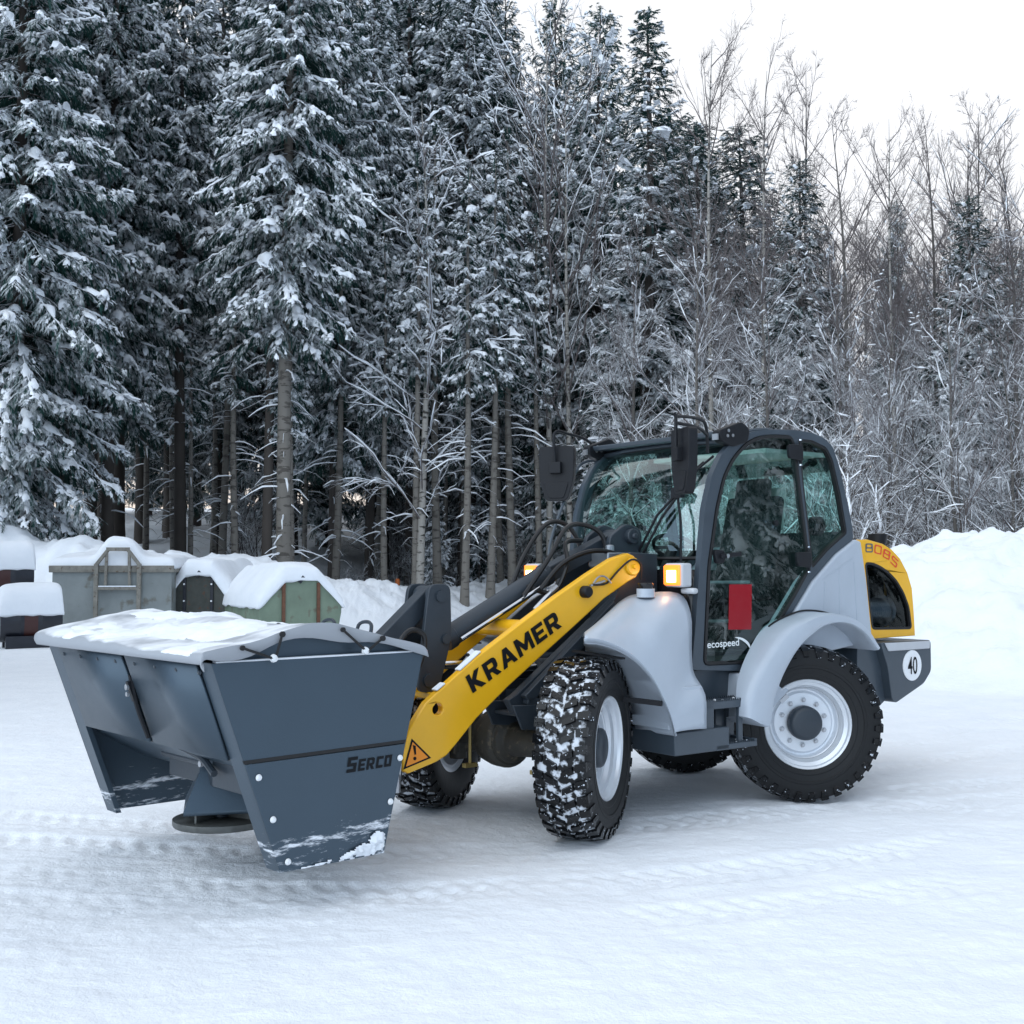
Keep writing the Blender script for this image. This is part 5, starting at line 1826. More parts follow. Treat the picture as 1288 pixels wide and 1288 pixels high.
# black drums at the left edge
def drum(label, u, v, Y, rz, r_, L_, zc, seed, group):
    q = at(u, v, Y)
    d = tag(empty('steel_drum', None, (q.x, Y, hgt(q.x, Y)), rz), label, 'drum', group)
    b = MB()
    b.lathe([(0.0001, 0.05), (r_ * .80, 0.05), (r_ * .84, 0.0), (r_, 0.0), (r_, L_ * .3), (r_ * 1.03, L_ * .32), (r_, L_ * .34), (r_, L_ * .66), (r_ * 1.03, L_ * .68), (r_, L_ * .7), (r_, L_), (0.0001, L_)], 40, (0, 0, zc))
    b.build('shell', M['drum_black'], d)
    b = MB()
    b.lathe([(r_ * 1.003, L_ * .38), (r_ * 1.003, L_ * .60)], 40, (0, 0, zc))
    b.build('label_band', M['drum_band'], d)
    b = MB()
    b.box(-r_ * .9, -r_ * .5, 0.1, L_ - .1, 0, zc - r_ * .7)
    b.box(r_ * .5, r_ * .9, 0.1, L_ - .1, 0, zc - r_ * .7)
    build_each(b, 'cradle_rail', M['drum_black'], d)
    def base(x, y): return zc + math.sqrt(max(0.02, r_ * r_ - min(abs(x), r_ * .93) ** 2)) - 0.02
    o = snow_cap('snow_cap', d, 2 * r_ * .95, L_, base, 0.34, seed, 0.03, 40)
    o.location = (0, L_ / 2, 0)
    return d
drum('black steel drum lying on a cradle under a thick snow pillow, near the left edge', -2, 800, 24.0, R(-62), 0.44, 1.15, 0.56, 3, None)
drum('black drum mostly cut off by the left edge, lying higher and behind the other drum', -34, 800, 26.2, R(-66), 0.46, 1.2, 1.45, 8, None)

# orange and pale marker stake in front of the wood
q = at(500, 745, 40)
d = tag(empty('marker_post', None, (q.x, 40, hgt(q.x, 40))), 'small orange and pale marker post standing in the snow bank before the wood', 'marker post')
b = MB()
zt_ = at(500, 728, 40).z - hgt(q.x, 40)
b.lathe([(0.07, 0), (0.07, zt_ - 0.22)], 14, axis='z')
b.build('post', M['marker_pale'], d)
b = MB()
b.lathe([(0.075, zt_ - 0.22), (0.075, zt_ - 0.06), (0.06, zt_), (0.0001, zt_ + 0.01)], 14, axis='z')
b.build('cap', M['marker_orange'], d)
# ------------------------------------------------------------------ trees
SN = (0.88, 0.91, 0.95)
tree_mat('needles', (0.016, 0.054, 0.046), 0.7, 0.35, SN, 0.38, 0.95)
tree_mat('snow_on_needles', SN, 0.8, 0.04)
tree_mat('spruce_bark', (0.075, 0.065, 0.058), 0.85, 0.3, SN, 0.55, 0.85)
tree_mat('spruce_bark_pale', (0.20, 0.185, 0.165), 0.85, 0.2, SN, 0.62, 0.9, bands=(0.10, 0.09, 0.08))
tree_mat('twig_wood', (0.060, 0.052, 0.046), 0.85, 0.3, SN, 0.10, 0.4)
tree_mat('birch_bark', (0.36, 0.34, 0.31), 0.75, 0.15, SN, 0.55, 0.9, bands=(0.06, 0.055, 0.05))
tree_mat('birch_limb', (0.150, 0.130, 0.128), 0.8, 0.25, SN, -0.02, 0.35, zfade=(7.5, 13.0))
tree_mat('alder_bark', (0.12, 0.11, 0.10), 0.8, 0.25, SN, 0.45, 0.75)
tree_mat('thicket_twig', (0.10, 0.085, 0.078), 0.8, 0.25, SN, 0.0, 0.35)

def ring_tubes(P, rad, n):
    """Tubes for many polylines at once: P (m, k, 3), rad (m, k)."""
    m, k, _ = P.shape
    T = np.empty_like(P)
    T[:, 1:-1] = P[:, 2:] - P[:, :-2]
    T[:, 0] = P[:, 1] - P[:, 0]
    T[:, -1] = P[:, -1] - P[:, -2]
    T /= np.linalg.norm(T, axis=2, keepdims=True) + 1e-9
    ref = np.where(np.abs(T[..., 2:3]) > 0.9, np.array([1.0, 0, 0]), np.array([0, 0, 1.0]))
    A = np.cross(T, ref)
    A /= np.linalg.norm(A, axis=2, keepdims=True) + 1e-9
    B = np.cross(A, T)
    a = 2 * np.pi * np.arange(n) / n
    V = P[:, :, None, :] + rad[:, :, None, None] * (np.cos(a)[None, None, :, None] * A[:, :, None, :] + np.sin(a)[None, None, :, None] * B[:, :, None, :])
    V = V.reshape(-1, 3)
    base = (np.arange(m) * k * n)[:, None, None] + (np.arange(k - 1) * n)[None, :, None]
    j = np.arange(n)[None, None, :]
    j2 = (np.arange(n) + 1)[None, None, :] % n
    F = np.stack([base + j, base + j2, base + n + j2, base + n + j], -1).reshape(-1, 4)
    return V, F

class TreeMesh:
    """Collects quads (triangles doubled as quads' last corner are avoided: separate lists) with material slots."""
    def __init__(s):
        s.V, s.F, s.mi, s.n = [], [], [], 0
    def add(s, V, F, mi):
        F = np.asarray(F)
        if F.shape[1] == 3:
            F = np.concatenate([F, F[:, 2:3]], 1)     # marked as triangle below
        s.V.append(V)
        s.F.append(F + s.n)
        s.mi.append(np.full(len(F), mi))
        s.n += len(V)
    def mesh(s, name, mats, smooth=True):
        V, F, mi = np.concatenate(s.V), np.concatenate(s.F), np.concatenate(s.mi)
        tri = F[:, 2] == F[:, 3]
        cnt = np.where(tri, 3, 4)
        start = np.concatenate([[0], np.cumsum(cnt)[:-1]])
        keep = np.ones(F.shape, bool)
        keep[tri, 3] = False
        me = bpy.data.meshes.new(name)
        me.vertices.add(len(V))
        me.vertices.foreach_set('co', V.astype(np.float32).ravel())
        loops = F[keep]
        me.loops.add(len(loops))
        me.loops.foreach_set('vertex_index', loops.astype(np.int32))
        me.polygons.add(len(F))
        me.polygons.foreach_set('loop_start', start.astype(np.int32))
        for m in mats: me.materials.append(m)
        me.polygons.foreach_set('material_index', mi.astype(np.int32))
        me.polygons.foreach_set('use_smooth', np.full(len(F), bool(smooth)))
        me.update(calc_edges=True)
        return me

def unit(v):
    return v / (np.linalg.norm(v, axis=-1, keepdims=True) + 1e-9)

def feather(P0, D, L, W, rs, droop=0.25):
    """Needle sprays: from each P0 along D with length L, half width W; eight slim triangles a side pair."""
    m = len(P0)
    D = unit(D)
    S = unit(np.cross(D, np.array([0, 0, 1.0])) + 1e-6)
    tri_v = []
    def ax(t):
        q = P0 + D * (L * t)[:, None]
        q[:, 2] -= droop * L * t ** 1.7
        return q
    for k, t0 in enumerate((0.0, 0.22, 0.44, 0.66)):
        for sd_ in (-1, 1):
            ta, tb = t0, t0 + 0.26
            w = W * (1.0 - 0.55 * t0) * rs.uniform(0.7, 1.25, m)
            a, b = ax(np.full(m, ta)), ax(np.full(m, tb))
            c = ax(np.full(m, min(1.05, tb + 0.14))) + S * (sd_ * w)[:, None]
            c[:, 2] -= w * rs.uniform(0.0, 0.75, m)
            tri_v.append(np.stack([a, b, c], 1))
    a, b = ax(np.full(m, .70)), ax(np.full(m, 1.12))
    c = ax(np.full(m, .75)) + S * (W * .3)[:, None]
    tri_v.append(np.stack([a, b, c], 1))
    V = np.concatenate(tri_v).reshape(-1, 3)
    return V, np.arange(len(V)).reshape(-1, 3)

def snow_loaf(P, W, Hh, rs):
    """Little loaves of snow along polylines P (m, k, 3) with half width W and height Hh (m,)."""
    m, k, _ = P.shape
    T = np.empty_like(P)
    T[:, 1:-1] = P[:, 2:] - P[:, :-2]
    T[:, 0] = P[:, 1] - P[:, 0]
    T[:, -1] = P[:, -1] - P[:, -2]
    S = unit(np.cross(T, np.array([0, 0, 1.0])) + 1e-6)
    f = np.sin(np.pi * np.linspace(0.06, 0.94, k)) ** 0.6
    f = f[None, :] * rs.uniform(0.5, 1.45, (m, k))
    P = P + rs.normal(0, 0.35, P.shape) * W[:, None, None]
    up = np.array([0, 0, 1.0])
    w = (W[:, None] * f)[..., None]
    h = (Hh[:, None] * f)[..., None]
    rows = [P - S * w - up * h * 0.35, P - S * w * 0.75 + up * h * 0.65, P + up * h * 1.05, P + S * w * 0.75 + up * h * 0.65, P + S * w - up * h * 0.35]
    V = np.stack(rows, 2)                  # m, k, 5, 3
    V = V.reshape(-1, 3)
    base = (np.arange(m) * k * 5)[:, None, None] + (np.arange(k - 1) * 5)[None, :, None]
    j = np.arange(4)[None, None, :]
    F = np.stack([base + j, base + j + 1, base + 5 + j + 1, base + 5 + j], -1).reshape(-1, 4)
    return V, F

def make_spruce(seed, H, crown_base, Rmax, snow=0.5, dens=1.0, pale=False, droop=0.5, twig_w=0.055, ragged=0.25, dead=True, taper=0.85):
    rs = np.random.RandomState(seed)
    # trunk
    k = 18
    t = np.linspace(0, 1, k)
    lean = rs.uniform(-.2, .2, 2)
    tp = np.stack([lean[0] * t + 0.05 * np.sin(t * 6 + seed), lean[1] * t + .05 * np.cos(t * 5), H * t], 1)
    r0 = 0.0088 * H
    tr = r0 * (1 - t) ** 0.85 + 0.012
    tr[0] *= 1.25
    tm = TreeMesh()
    V, F = ring_tubes(tp[None], tr[None], 10)
    tm.add(V, F, 0)
    if dead and crown_base > 2.5:            # dead bare branches below the crown
        nb = int(crown_base * 4)
        zz = rs.uniform(1.5, crown_base + 1.5, nb)
        az = rs.uniform(0, 2 * np.pi, nb)
        L = rs.uniform(0.4, 1.7, nb)
        s = np.linspace(0, 1, 5)
        d = np.stack([np.cos(az), np.sin(az)], 1)
        P = np.zeros((nb, 5, 3))
        P[:, :, 0] = np.interp(zz, tp[:, 2], tp[:, 0])[:, None] + d[:, 0:1] * L[:, None] * s
        P[:, :, 1] = np.interp(zz, tp[:, 2], tp[:, 1])[:, None] + d[:, 1:2] * L[:, None] * s
        P[:, :, 2] = zz[:, None] + L[:, None] * (0.15 * s - 0.45 * s ** 2) + rs.normal(0, .03, (nb, 5)) * s
        V, F = ring_tubes(P, 0.016 * (1 - 0.7 * s)[None] * np.ones((nb, 1)), 4)
        tm.add(V, F, 1)
        q = rs.rand(nb) < 0.6
        V, F = snow_loaf(P[q] + np.array([0, 0, .012]), np.full(q.sum(), .03), np.full(q.sum(), .035), rs)
        tm.add(V, F, 2)
    trunk = tm.mesh('trunk', [M['spruce_bark_pale' if pale else 'spruce_bark'], M['twig_wood'], M['snow_on_needles']])
    # crown
    cm = TreeMesh()
    Hc = H - crown_base
    zs = []
    z = crown_base
    while z < H - 0.25:
        u = (z - crown_base) / Hc
        nb = max(3, int(round((5.5 + 2.5 * (1 - u)) * dens)))
        for i in range(nb):
            zs.append((z + rs.uniform(-.22, .22), 2 * math.pi * i / nb + rs.uniform(-.5, .5)))
        z += 0.30 + 0.17 * (1 - u)
    zs = np.array(zs)
    u = np.clip((zs[:, 0] - crown_base) / Hc, 0, 1)
    L = Rmax * ((1 - u) ** taper * np.minimum(1, 0.55 + 2.2 * u)) * rs.uniform(1 - ragged, 1 + ragged * .7, len(u)) + 0.16
    nB = len(L)
    az = zs[:, 1]
    d2 = np.stack([np.cos(az), np.sin(az)], 1)
    K = 7
    s = np.linspace(0, 1, K)
    pitch = np.interp(u, [0, 0.35, 0.75, 1], [-0.10, -0.02, 0.30, 0.85]) + rs.normal(0, .10, nB)
    dr = droop * np.interp(u, [0, .6, 1], [1.0, 0.8, 0.25]) * rs.uniform(.7, 1.3, nB)
    base = np.stack([np.interp(zs[:, 0], tp[:, 2], tp[:, 0]), np.interp(zs[:, 0], tp[:, 2], tp[:, 1]), zs[:, 0]], 1)
    side = rs.normal(0, .10, nB)
    P = np.zeros((nB, K, 3))
    ss = s[None, :]
    hx = ss * np.cos(side[:, None] * ss)
    hy = ss * np.sin(side[:, None] * ss)
    P[:, :, 0] = base[:, 0:1] + L[:, None] * (hx * d2[:, 0:1] - hy * d2[:, 1:2])
    P[:, :, 1] = base[:, 1:2] + L[:, None] * (hx * d2[:, 1:2] + hy * d2[:, 0:1])
    P[:, :, 2] = base[:, 2:3] + L[:, None] * (pitch[:, None] * ss - dr[:, None] * ss ** 1.6 + 0.16 * ss ** 4)
    V, F = ring_tubes(P, (0.008 + 0.010 * L[:, None]) * (1 - 0.8 * ss), 3)
    cm.add(V, F, 0)
    def onb(bi, sv):                          # points on branches
        x = np.clip(sv, 0, 1) * (K - 1)
        i0 = np.minimum(x.astype(int), K - 2)
        f = (x - i0)[:, None]
        a, b = P[bi, i0], P[bi, i0 + 1]
        return a * (1 - f) + b * f, unit(b - a)
    # side twigs
    cnt = np.maximum(6, (L / 0.10).astype(int))
    bi = np.repeat(np.arange(nB), cnt)
    sv = np.concatenate([np.linspace(0.16, 1.0, c) for c in cnt]) + rs.normal(0, .02, len(bi))
    q, tdir = onb(bi, sv)
    sgn = np.where(rs.rand(len(bi)) < .5, -1, 1)
    perp = unit(np.cross(tdir, np.array([0, 0, 1.0])))
    ang = rs.uniform(0.5, 1.15, len(bi))
    D = tdir * np.cos(ang)[:, None] + perp * (sgn * np.sin(ang))[:, None]
    D[:, 2] -= rs.uniform(0.05, 0.55, len(bi))
    TL = np.clip(0.42 * L[bi] * (1.08 - sv) + 0.17, 0.15, 0.62) * rs.uniform(.7, 1.2, len(bi))
    V, F = feather(q, D, TL, twig_w * (0.8 + 0.7 * TL / 0.5), rs, 0.35)
    cm.add(V, F, 1)
    # second order sprays hanging from the twigs of the longer branches
    pick = (TL > 0.26) & (rs.rand(len(TL)) < 0.75)
    q2 = q[pick] + unit(D[pick]) * (TL[pick] * rs.uniform(.3, .7, pick.sum()))[:, None]
    D2 = unit(D[pick]) + rs.normal(0, .55, (pick.sum(), 3))
    D2[:, 2] -= 0.75
    V, F = feather(q2, D2, TL[pick] * 0.7, np.full(pick.sum(), twig_w), rs, 0.3)
    cm.add(V, F, 1)
    # leader
    V, F = feather(np.repeat(tp[-1:], 6, 0) - np.array([0, 0, .5]) + rs.normal(0, .02, (6, 3)), np.array([[0, 0, 1.0]]) + rs.normal(0, .25, (6, 3)), np.full(6, .5), np.full(6, .05), rs, 0)
    cm.add(V, F, 1)
    # snow on twigs: patchy from branch to branch, less near the windy top
    bsnow = np.clip(rs.normal(snow, .28, nB), 0, 1) * np.interp(u, [0, .55, .8, 1], [1, 1, .6, .2])
    for rep in range(2):        # two passes
        pick = rs.rand(len(bi)) < bsnow[bi] * 0.60
        qs, Ds, Ls = q[pick], unit(D[pick]), TL[pick]
        n_ = len(Ls)
        t0 = rs.uniform(0.0, 0.75, n_)
        tl = rs.uniform(0.05, 0.16, n_) / Ls
        tt = t0[:, None] + tl[:, None] * np.linspace(0, 1, 4)[None]
        PP = qs[:, None, :] + Ds[:, None, :] * (Ls[:, None] * tt)[..., None]
        PP[:, :, 2] -= 0.35 * Ls[:, None] * tt ** 1.7
        PP += rs.normal(0, .012, (n_, 1, 3))
        PP[:, :, 2] += 0.010
        w_ = rs.gamma(3.0, 0.0150, n_).clip(.016, .10)
        V, F = snow_loaf(PP, w_, w_ * rs.uniform(.7, 1.2, n_), rs)
        cm.add(V, F, 2)
    # snow along branches, thicker loads towards the tips
    nl = np.maximum(1, (L / 0.34).astype(int))
    b2 = np.repeat(np.arange(nB), nl)
    keep = rs.rand(len(b2)) < bsnow[b2] * 0.95
    b2 = b2[keep]
    s0 = rs.uniform(0.25, 0.95, len(b2))
    ln = rs.uniform(0.18, 0.60, len(b2)) / L[b2]
    PP = np.stack([onb(b2, np.minimum(1.02, s0 + ln * f))[0] for f in np.linspace(0, 1, 5)], 1)
    PP += rs.normal(0, .05, (len(b2), 1, 3)) * np.array([1, 1, .3])
    big = rs.rand(len(b2)) < 0.22
    V, F = snow_loaf(PP + np.array([0, 0, .015]), np.where(big, rs.uniform(.10, .17, len(b2)), rs.uniform(.04, .105, len(b2))), np.where(big, rs.uniform(.07, .14, len(b2)), rs.uniform(.035, .08, len(b2))), rs)
    cm.add(V, F, 2)
    crown = cm.mesh('crown', [M['twig_wood'], M['needles'], M['snow_on_needles']])
    return trunk, crown

def make_broadleaf(seed, H, kind='birch', limbs=26, spread=1.0, arch=0.0, fine=1.0, first=0.22, snowload=0.0, r0=None, up=1.0, loafw=1.0):
    """Leafless birch/alder: trunk, limbs, branches and hair-fine twigs."""
    rs = np.random.RandomState(seed)
    k = 20
    t = np.linspace(0, 1, k)
    bend = rs.uniform(-.5, .5, 2)
    tp = np.stack([bend[0] * t ** 2 + 0.12 * np.sin(t * 7 + seed) * t, bend[1] * t ** 2 + 0.12 * np.cos(t * 6) * t, H * t], 1)
    tr = (r0 or 0.0070 * H) * (1 - t) ** 0.9 + 0.010
    tm = TreeMesh()
    V, F = ring_tubes(tp[None], tr[None], 10)
    tm.add(V, F, 0)
    trunk = tm.mesh('trunk', [M['birch_bark' if kind == 'birch' else 'alder_bark']])
    cm = TreeMesh()
    def children(P, L, per, lo, hi, a0, a1, lenf, K, curve, jit):
        """Branches leaving parents P (m, k, 3) of length L."""
        m, kk, _ = P.shape
        bi = np.repeat(np.arange(m), per)
        n = len(bi)
        sv = rs.uniform(lo, hi, n)
        x = sv * (kk - 1)
        i0 = np.minimum(x.astype(int), kk - 2)
        f = (x - i0)[:, None]
        q = P[bi, i0] * (1 - f) + P[bi, i0 + 1] * f
        td = unit(P[bi, i0 + 1] - P[bi, i0])
        rnd_ = unit(np.cross(td, rs.normal(0, 1, (n, 3))))
        ang = rs.uniform(a0, a1, n)
        D = td * np.cos(ang)[:, None] + rnd_ * np.sin(ang)[:, None]
        LL = L[bi] * (1.05 - 0.75 * sv) * lenf * rs.uniform(.6, 1.25, n)
        s = np.linspace(0, 1, K)
        Q = q[:, None, :] + D[:, None, :] * (LL[:, None] * s)[..., None]
        Q[:, :, 2] += curve * LL[:, None] * s[None, :] ** 2
        Q += np.cumsum(rs.normal(0, jit, (n, K, 3)), 1) * LL[:, None, None] * s[None, :, None]
        return Q, LL
    def clipz(P, L):
        return P, L
    Q1, L1 = children(tp[None], np.array([H * 0.36 * spread]), limbs, first, 0.97, 0.45, 0.95, 1.0, 8, 0.22 * up - arch, 0.030)
    if arch:
        Q1[:, :, 2] += 0.0
    rad1 = (0.006 + 0.0068 * L1)[:, None] * (1 - 0.82 * np.linspace(0, 1, 8))[None]
    V, F = ring_tubes(Q1, rad1, 5)
    cm.add(V, F, 0)
    Q2, L2 = children(Q1, L1, 7, 0.15, 0.95, 0.35, 0.95, 0.50, 6, 0.15 * up - arch * .8, 0.045)
    V, F = ring_tubes(Q2, (0.004 + 0.0045 * L2)[:, None] * (1 - 0.75 * np.linspace(0, 1, 6))[None], 4)
    cm.add(V, F, 0)
    Q3, L3 = children(Q2, L2, int(6 * fine), 0.1, 1.0, 0.3, 0.9, 0.55, 4, 0.05 * up - arch * .9, 0.06)
    V, F = ring_tubes(Q3, (0.0042 + 0.003 * L3)[:, None] * (1 - 0.6 * np.linspace(0, 1, 4))[None], 3)
    cm.add(V, F, 0)
    if snowload:
        for Q, LL, wd in ((Q1, L1, .024 * loafw), (Q2, L2, .012 * loafw)):
            pk = rs.rand(len(LL)) < snowload
            Qs = Q[pk][:, 1:]
            n = pk.sum()
            V, F = snow_loaf(Qs + np.array([0, 0, .01]), rs.uniform(.5, 1.2, n) * wd, rs.uniform(.6, 1.3, n) * wd * 1.1, rs)
            cm.add(V, F, 1)
        pk = rs.rand(len(L3)) < snowload * .10 * loafw
        Qs = Q3[pk]
        n = pk.sum()
        V, F = snow_loaf(Qs, rs.uniform(.010, .028, n), rs.uniform(.012, .035, n), rs)
        cm.add(V, F, 1)
    crown = cm.mesh('crown', [M['birch_limb'], M['snow_on_needles']])
    return trunk, crown

def make_bush(seed, H, stems=14, snow=1.0):
    rs = np.random.RandomState(seed)
    cm = TreeMesh()
    K = 7
    s = np.linspace(0, 1, K)
    az = rs.uniform(0, 2 * np.pi, stems)
    L = H * rs.uniform(.5, 1.1, stems)
    lean = rs.uniform(.05, .75, stems)
    P = np.zeros((stems, K, 3))
    o = rs.normal(0, .25, (stems, 2))
    P[:, :, 0] = o[:, 0:1] + np.cos(az)[:, None] * L[:, None] * lean[:, None] * s ** 1.3
    P[:, :, 1] = o[:, 1:2] + np.sin(az)[:, None] * L[:, None] * lean[:, None] * s ** 1.3
    P[:, :, 2] = L[:, None] * (s - 0.30 * lean[:, None] * s ** 2.5)
    P += np.cumsum(rs.normal(0, .02, (stems, K, 3)), 1) * L[:, None, None] * s[None, :, None]
    V, F = ring_tubes(P, (0.008 + .006 * L)[:, None] * (1 - .7 * s)[None], 4)
    cm.add(V, F, 0)
    bi = np.repeat(np.arange(stems), 12)
    n = len(bi)
    sv = rs.uniform(.2, 1, n) * (K - 1)
    i0 = np.minimum(sv.astype(int), K - 2)
    q = P[bi, i0] + (P[bi, i0 + 1] - P[bi, i0]) * (sv - i0)[:, None]
    D = unit(unit(P[bi, i0 + 1] - P[bi, i0]) + rs.normal(0, .55, (n, 3)))
    LL = L[bi] * rs.uniform(.12, .4, n)
    s4 = np.linspace(0, 1, 4)
    Q = q[:, None] + D[:, None] * (LL[:, None] * s4)[..., None]
    Q[:, :, 2] -= .18 * LL[:, None] * s4 ** 2
    Q += rs.normal(0, .03, Q.shape) * LL[:, None, None] * s4[None, :, None]
    V, F = ring_tubes(Q, np.full((n, 4), .006), 3)
    cm.add(V, F, 0)
    b3 = np.repeat(np.arange(n), 3)
    q3 = Q[b3, rs.randint(1, 4, len(b3))]
    D3 = unit(D[b3] + rs.normal(0, .6, (len(b3), 3)))
    L3 = LL[b3] * rs.uniform(.25, .6, len(b3))
    Q3 = q3[:, None] + D3[:, None] * (L3[:, None] * s4)[..., None]
    V, F = ring_tubes(Q3, np.full((len(b3), 4), .0045), 3)
    cm.add(V, F, 0)
    for Qs, pr, w in ((P[:, 2:], .5 * snow, .018), (Q, .25 * snow, .013), (Q3, .12 * snow, .010)):
        pk = rs.rand(len(Qs)) < pr
        m = pk.sum()
        if m:
            V, F = snow_loaf(Qs[pk], rs.uniform(.6, 1.3, m) * w, rs.uniform(.6, 1.3, m) * w, rs)
            cm.add(V, F, 1)
    return cm.mesh('stems', [M['thicket_twig'], M['snow_on_needles']])

# ---- the kinds, each built once
KIND = {}
KIND['laden'] = make_spruce(1, 27, 2.2, 3.7, snow=0.76, droop=0.62, ragged=0.3, taper=0.75)
KIND['dense'] = make_spruce(2, 25, 5.5, 3.3, snow=0.70, droop=0.5, taper=0.75)
KIND['tall'] = make_spruce(3, 27, 9.0, 2.9, snow=0.78, droop=0.62, pale=True, ragged=0.35, taper=0.75)
KIND['slim'] = make_spruce(4, 22, 3.0, 1.9, snow=0.42, droop=0.38, dens=0.95, ragged=0.3)
KIND['dark'] = make_spruce(5, 18, 2.0, 1.9, snow=0.14, droop=0.30, dens=1.15, ragged=0.2, taper=0.6)
KIND['bare'] = make_spruce(6, 24, 10.5, 2.6, snow=0.65, droop=0.5, ragged=0.4, taper=0.75)
KIND['broad'] = make_spruce(8, 22, 2.0, 3.4, snow=0.58, droop=0.42, dens=1.1, ragged=0.3, taper=0.72)
KIND['pole'] = make_spruce(9, 15, 7.5, 1.1, snow=0.6, droop=0.5, dens=0.6, pale=True, ragged=0.4)
KIND['young'] = make_spruce(7, 5.5, 0.3, 1.1, snow=0.85, droop=0.45, dead=False, twig_w=0.04)
KIND['birch'] = make_broadleaf(21, 18, 'birch', 36, 1.0, 0.0, 2.0, 0.25)
KIND['alder'] = make_broadleaf(22, 15, 'alder', 40, 1.15, 0.0, 1.8, 0.12, 0.15)
KIND['laden_birch'] = make_broadleaf(23, 15.5, 'birch', 30, 0.95, 0.34, 1.5, 0.14, 0.85, r0=0.13, loafw=2.2)
KIND['rising'] = make_broadleaf(26, 17, 'birch', 24, 1.25, 0.0, 0.9, 0.16, 0.6, loafw=1.4)
KIND['snowy_alder'] = make_broadleaf(24, 11, 'alder', 44, 1.2, 0.06, 2.4, 0.08, 0.20)
KIND['aspen'] = make_broadleaf(25, 17, 'alder', 44, 1.0, 0.0, 2.0, 0.18, 0.0)
BUSH = [make_bush(31 + i, h, n) for i, (h, n) in enumerate(((2.6, 16), (3.6, 14), (1.6, 18)))]
HT = {'laden': 27, 'dense': 25, 'tall': 27, 'slim': 22, 'dark': 18, 'bare': 24, 'broad': 22, 'young': 5.5, 'birch': 18, 'alder': 15, 'laden_birch': 15.5, 'snowy_alder': 11, 'aspen': 17, 'rising': 17, 'pole': 15}
KNAME = {'laden': 'spruce_tree', 'dense': 'spruce_tree', 'tall': 'spruce_tree', 'slim': 'spruce_tree', 'dark': 'spruce_tree', 'bare': 'spruce_tree', 'broad': 'spruce_tree', 'young': 'spruce_sapling',
         'birch': 'birch_tree', 'alder': 'alder_tree', 'laden_birch': 'birch_tree', 'snowy_alder': 'alder_tree', 'aspen': 'aspen_tree', 'rising': 'birch_tree', 'pole': 'spruce_tree'}
_tr = random.Random(8)
def plant(kind, x, y, label, group=None, H=None, rz=None, wid=1.0, tilt=0.0):
    t = tag(empty(KNAME[kind], None, (x, y, hgt(x, y) - 0.12), rz if rz is not None else _tr.uniform(0, 6.28)), label, 'tree' if kind != 'young' else 'sapling', group)
    sc = (H / HT[kind]) if H else _tr.uniform(.9, 1.1)
    t.scale = (sc * wid, sc * wid, sc)
    t.rotation_euler.x = tilt
    for me in KIND[kind]:
        o = bpy.data.objects.new(me.name, me)
        col.objects.link(o)
        o.parent = t
    return t
def plant_px(kind, u, Y, top, label, group=None, wid=1.0, rz=None, tilt=0.0):
    """Stand a tree at pixel column u and depth Y, its tip at pixel row 'top'."""
    p = at(u, top, Y)
    return plant(kind, p.x, Y, label, group, p.z - hgt(p.x, Y) + 0.12, rz, wid, tilt)

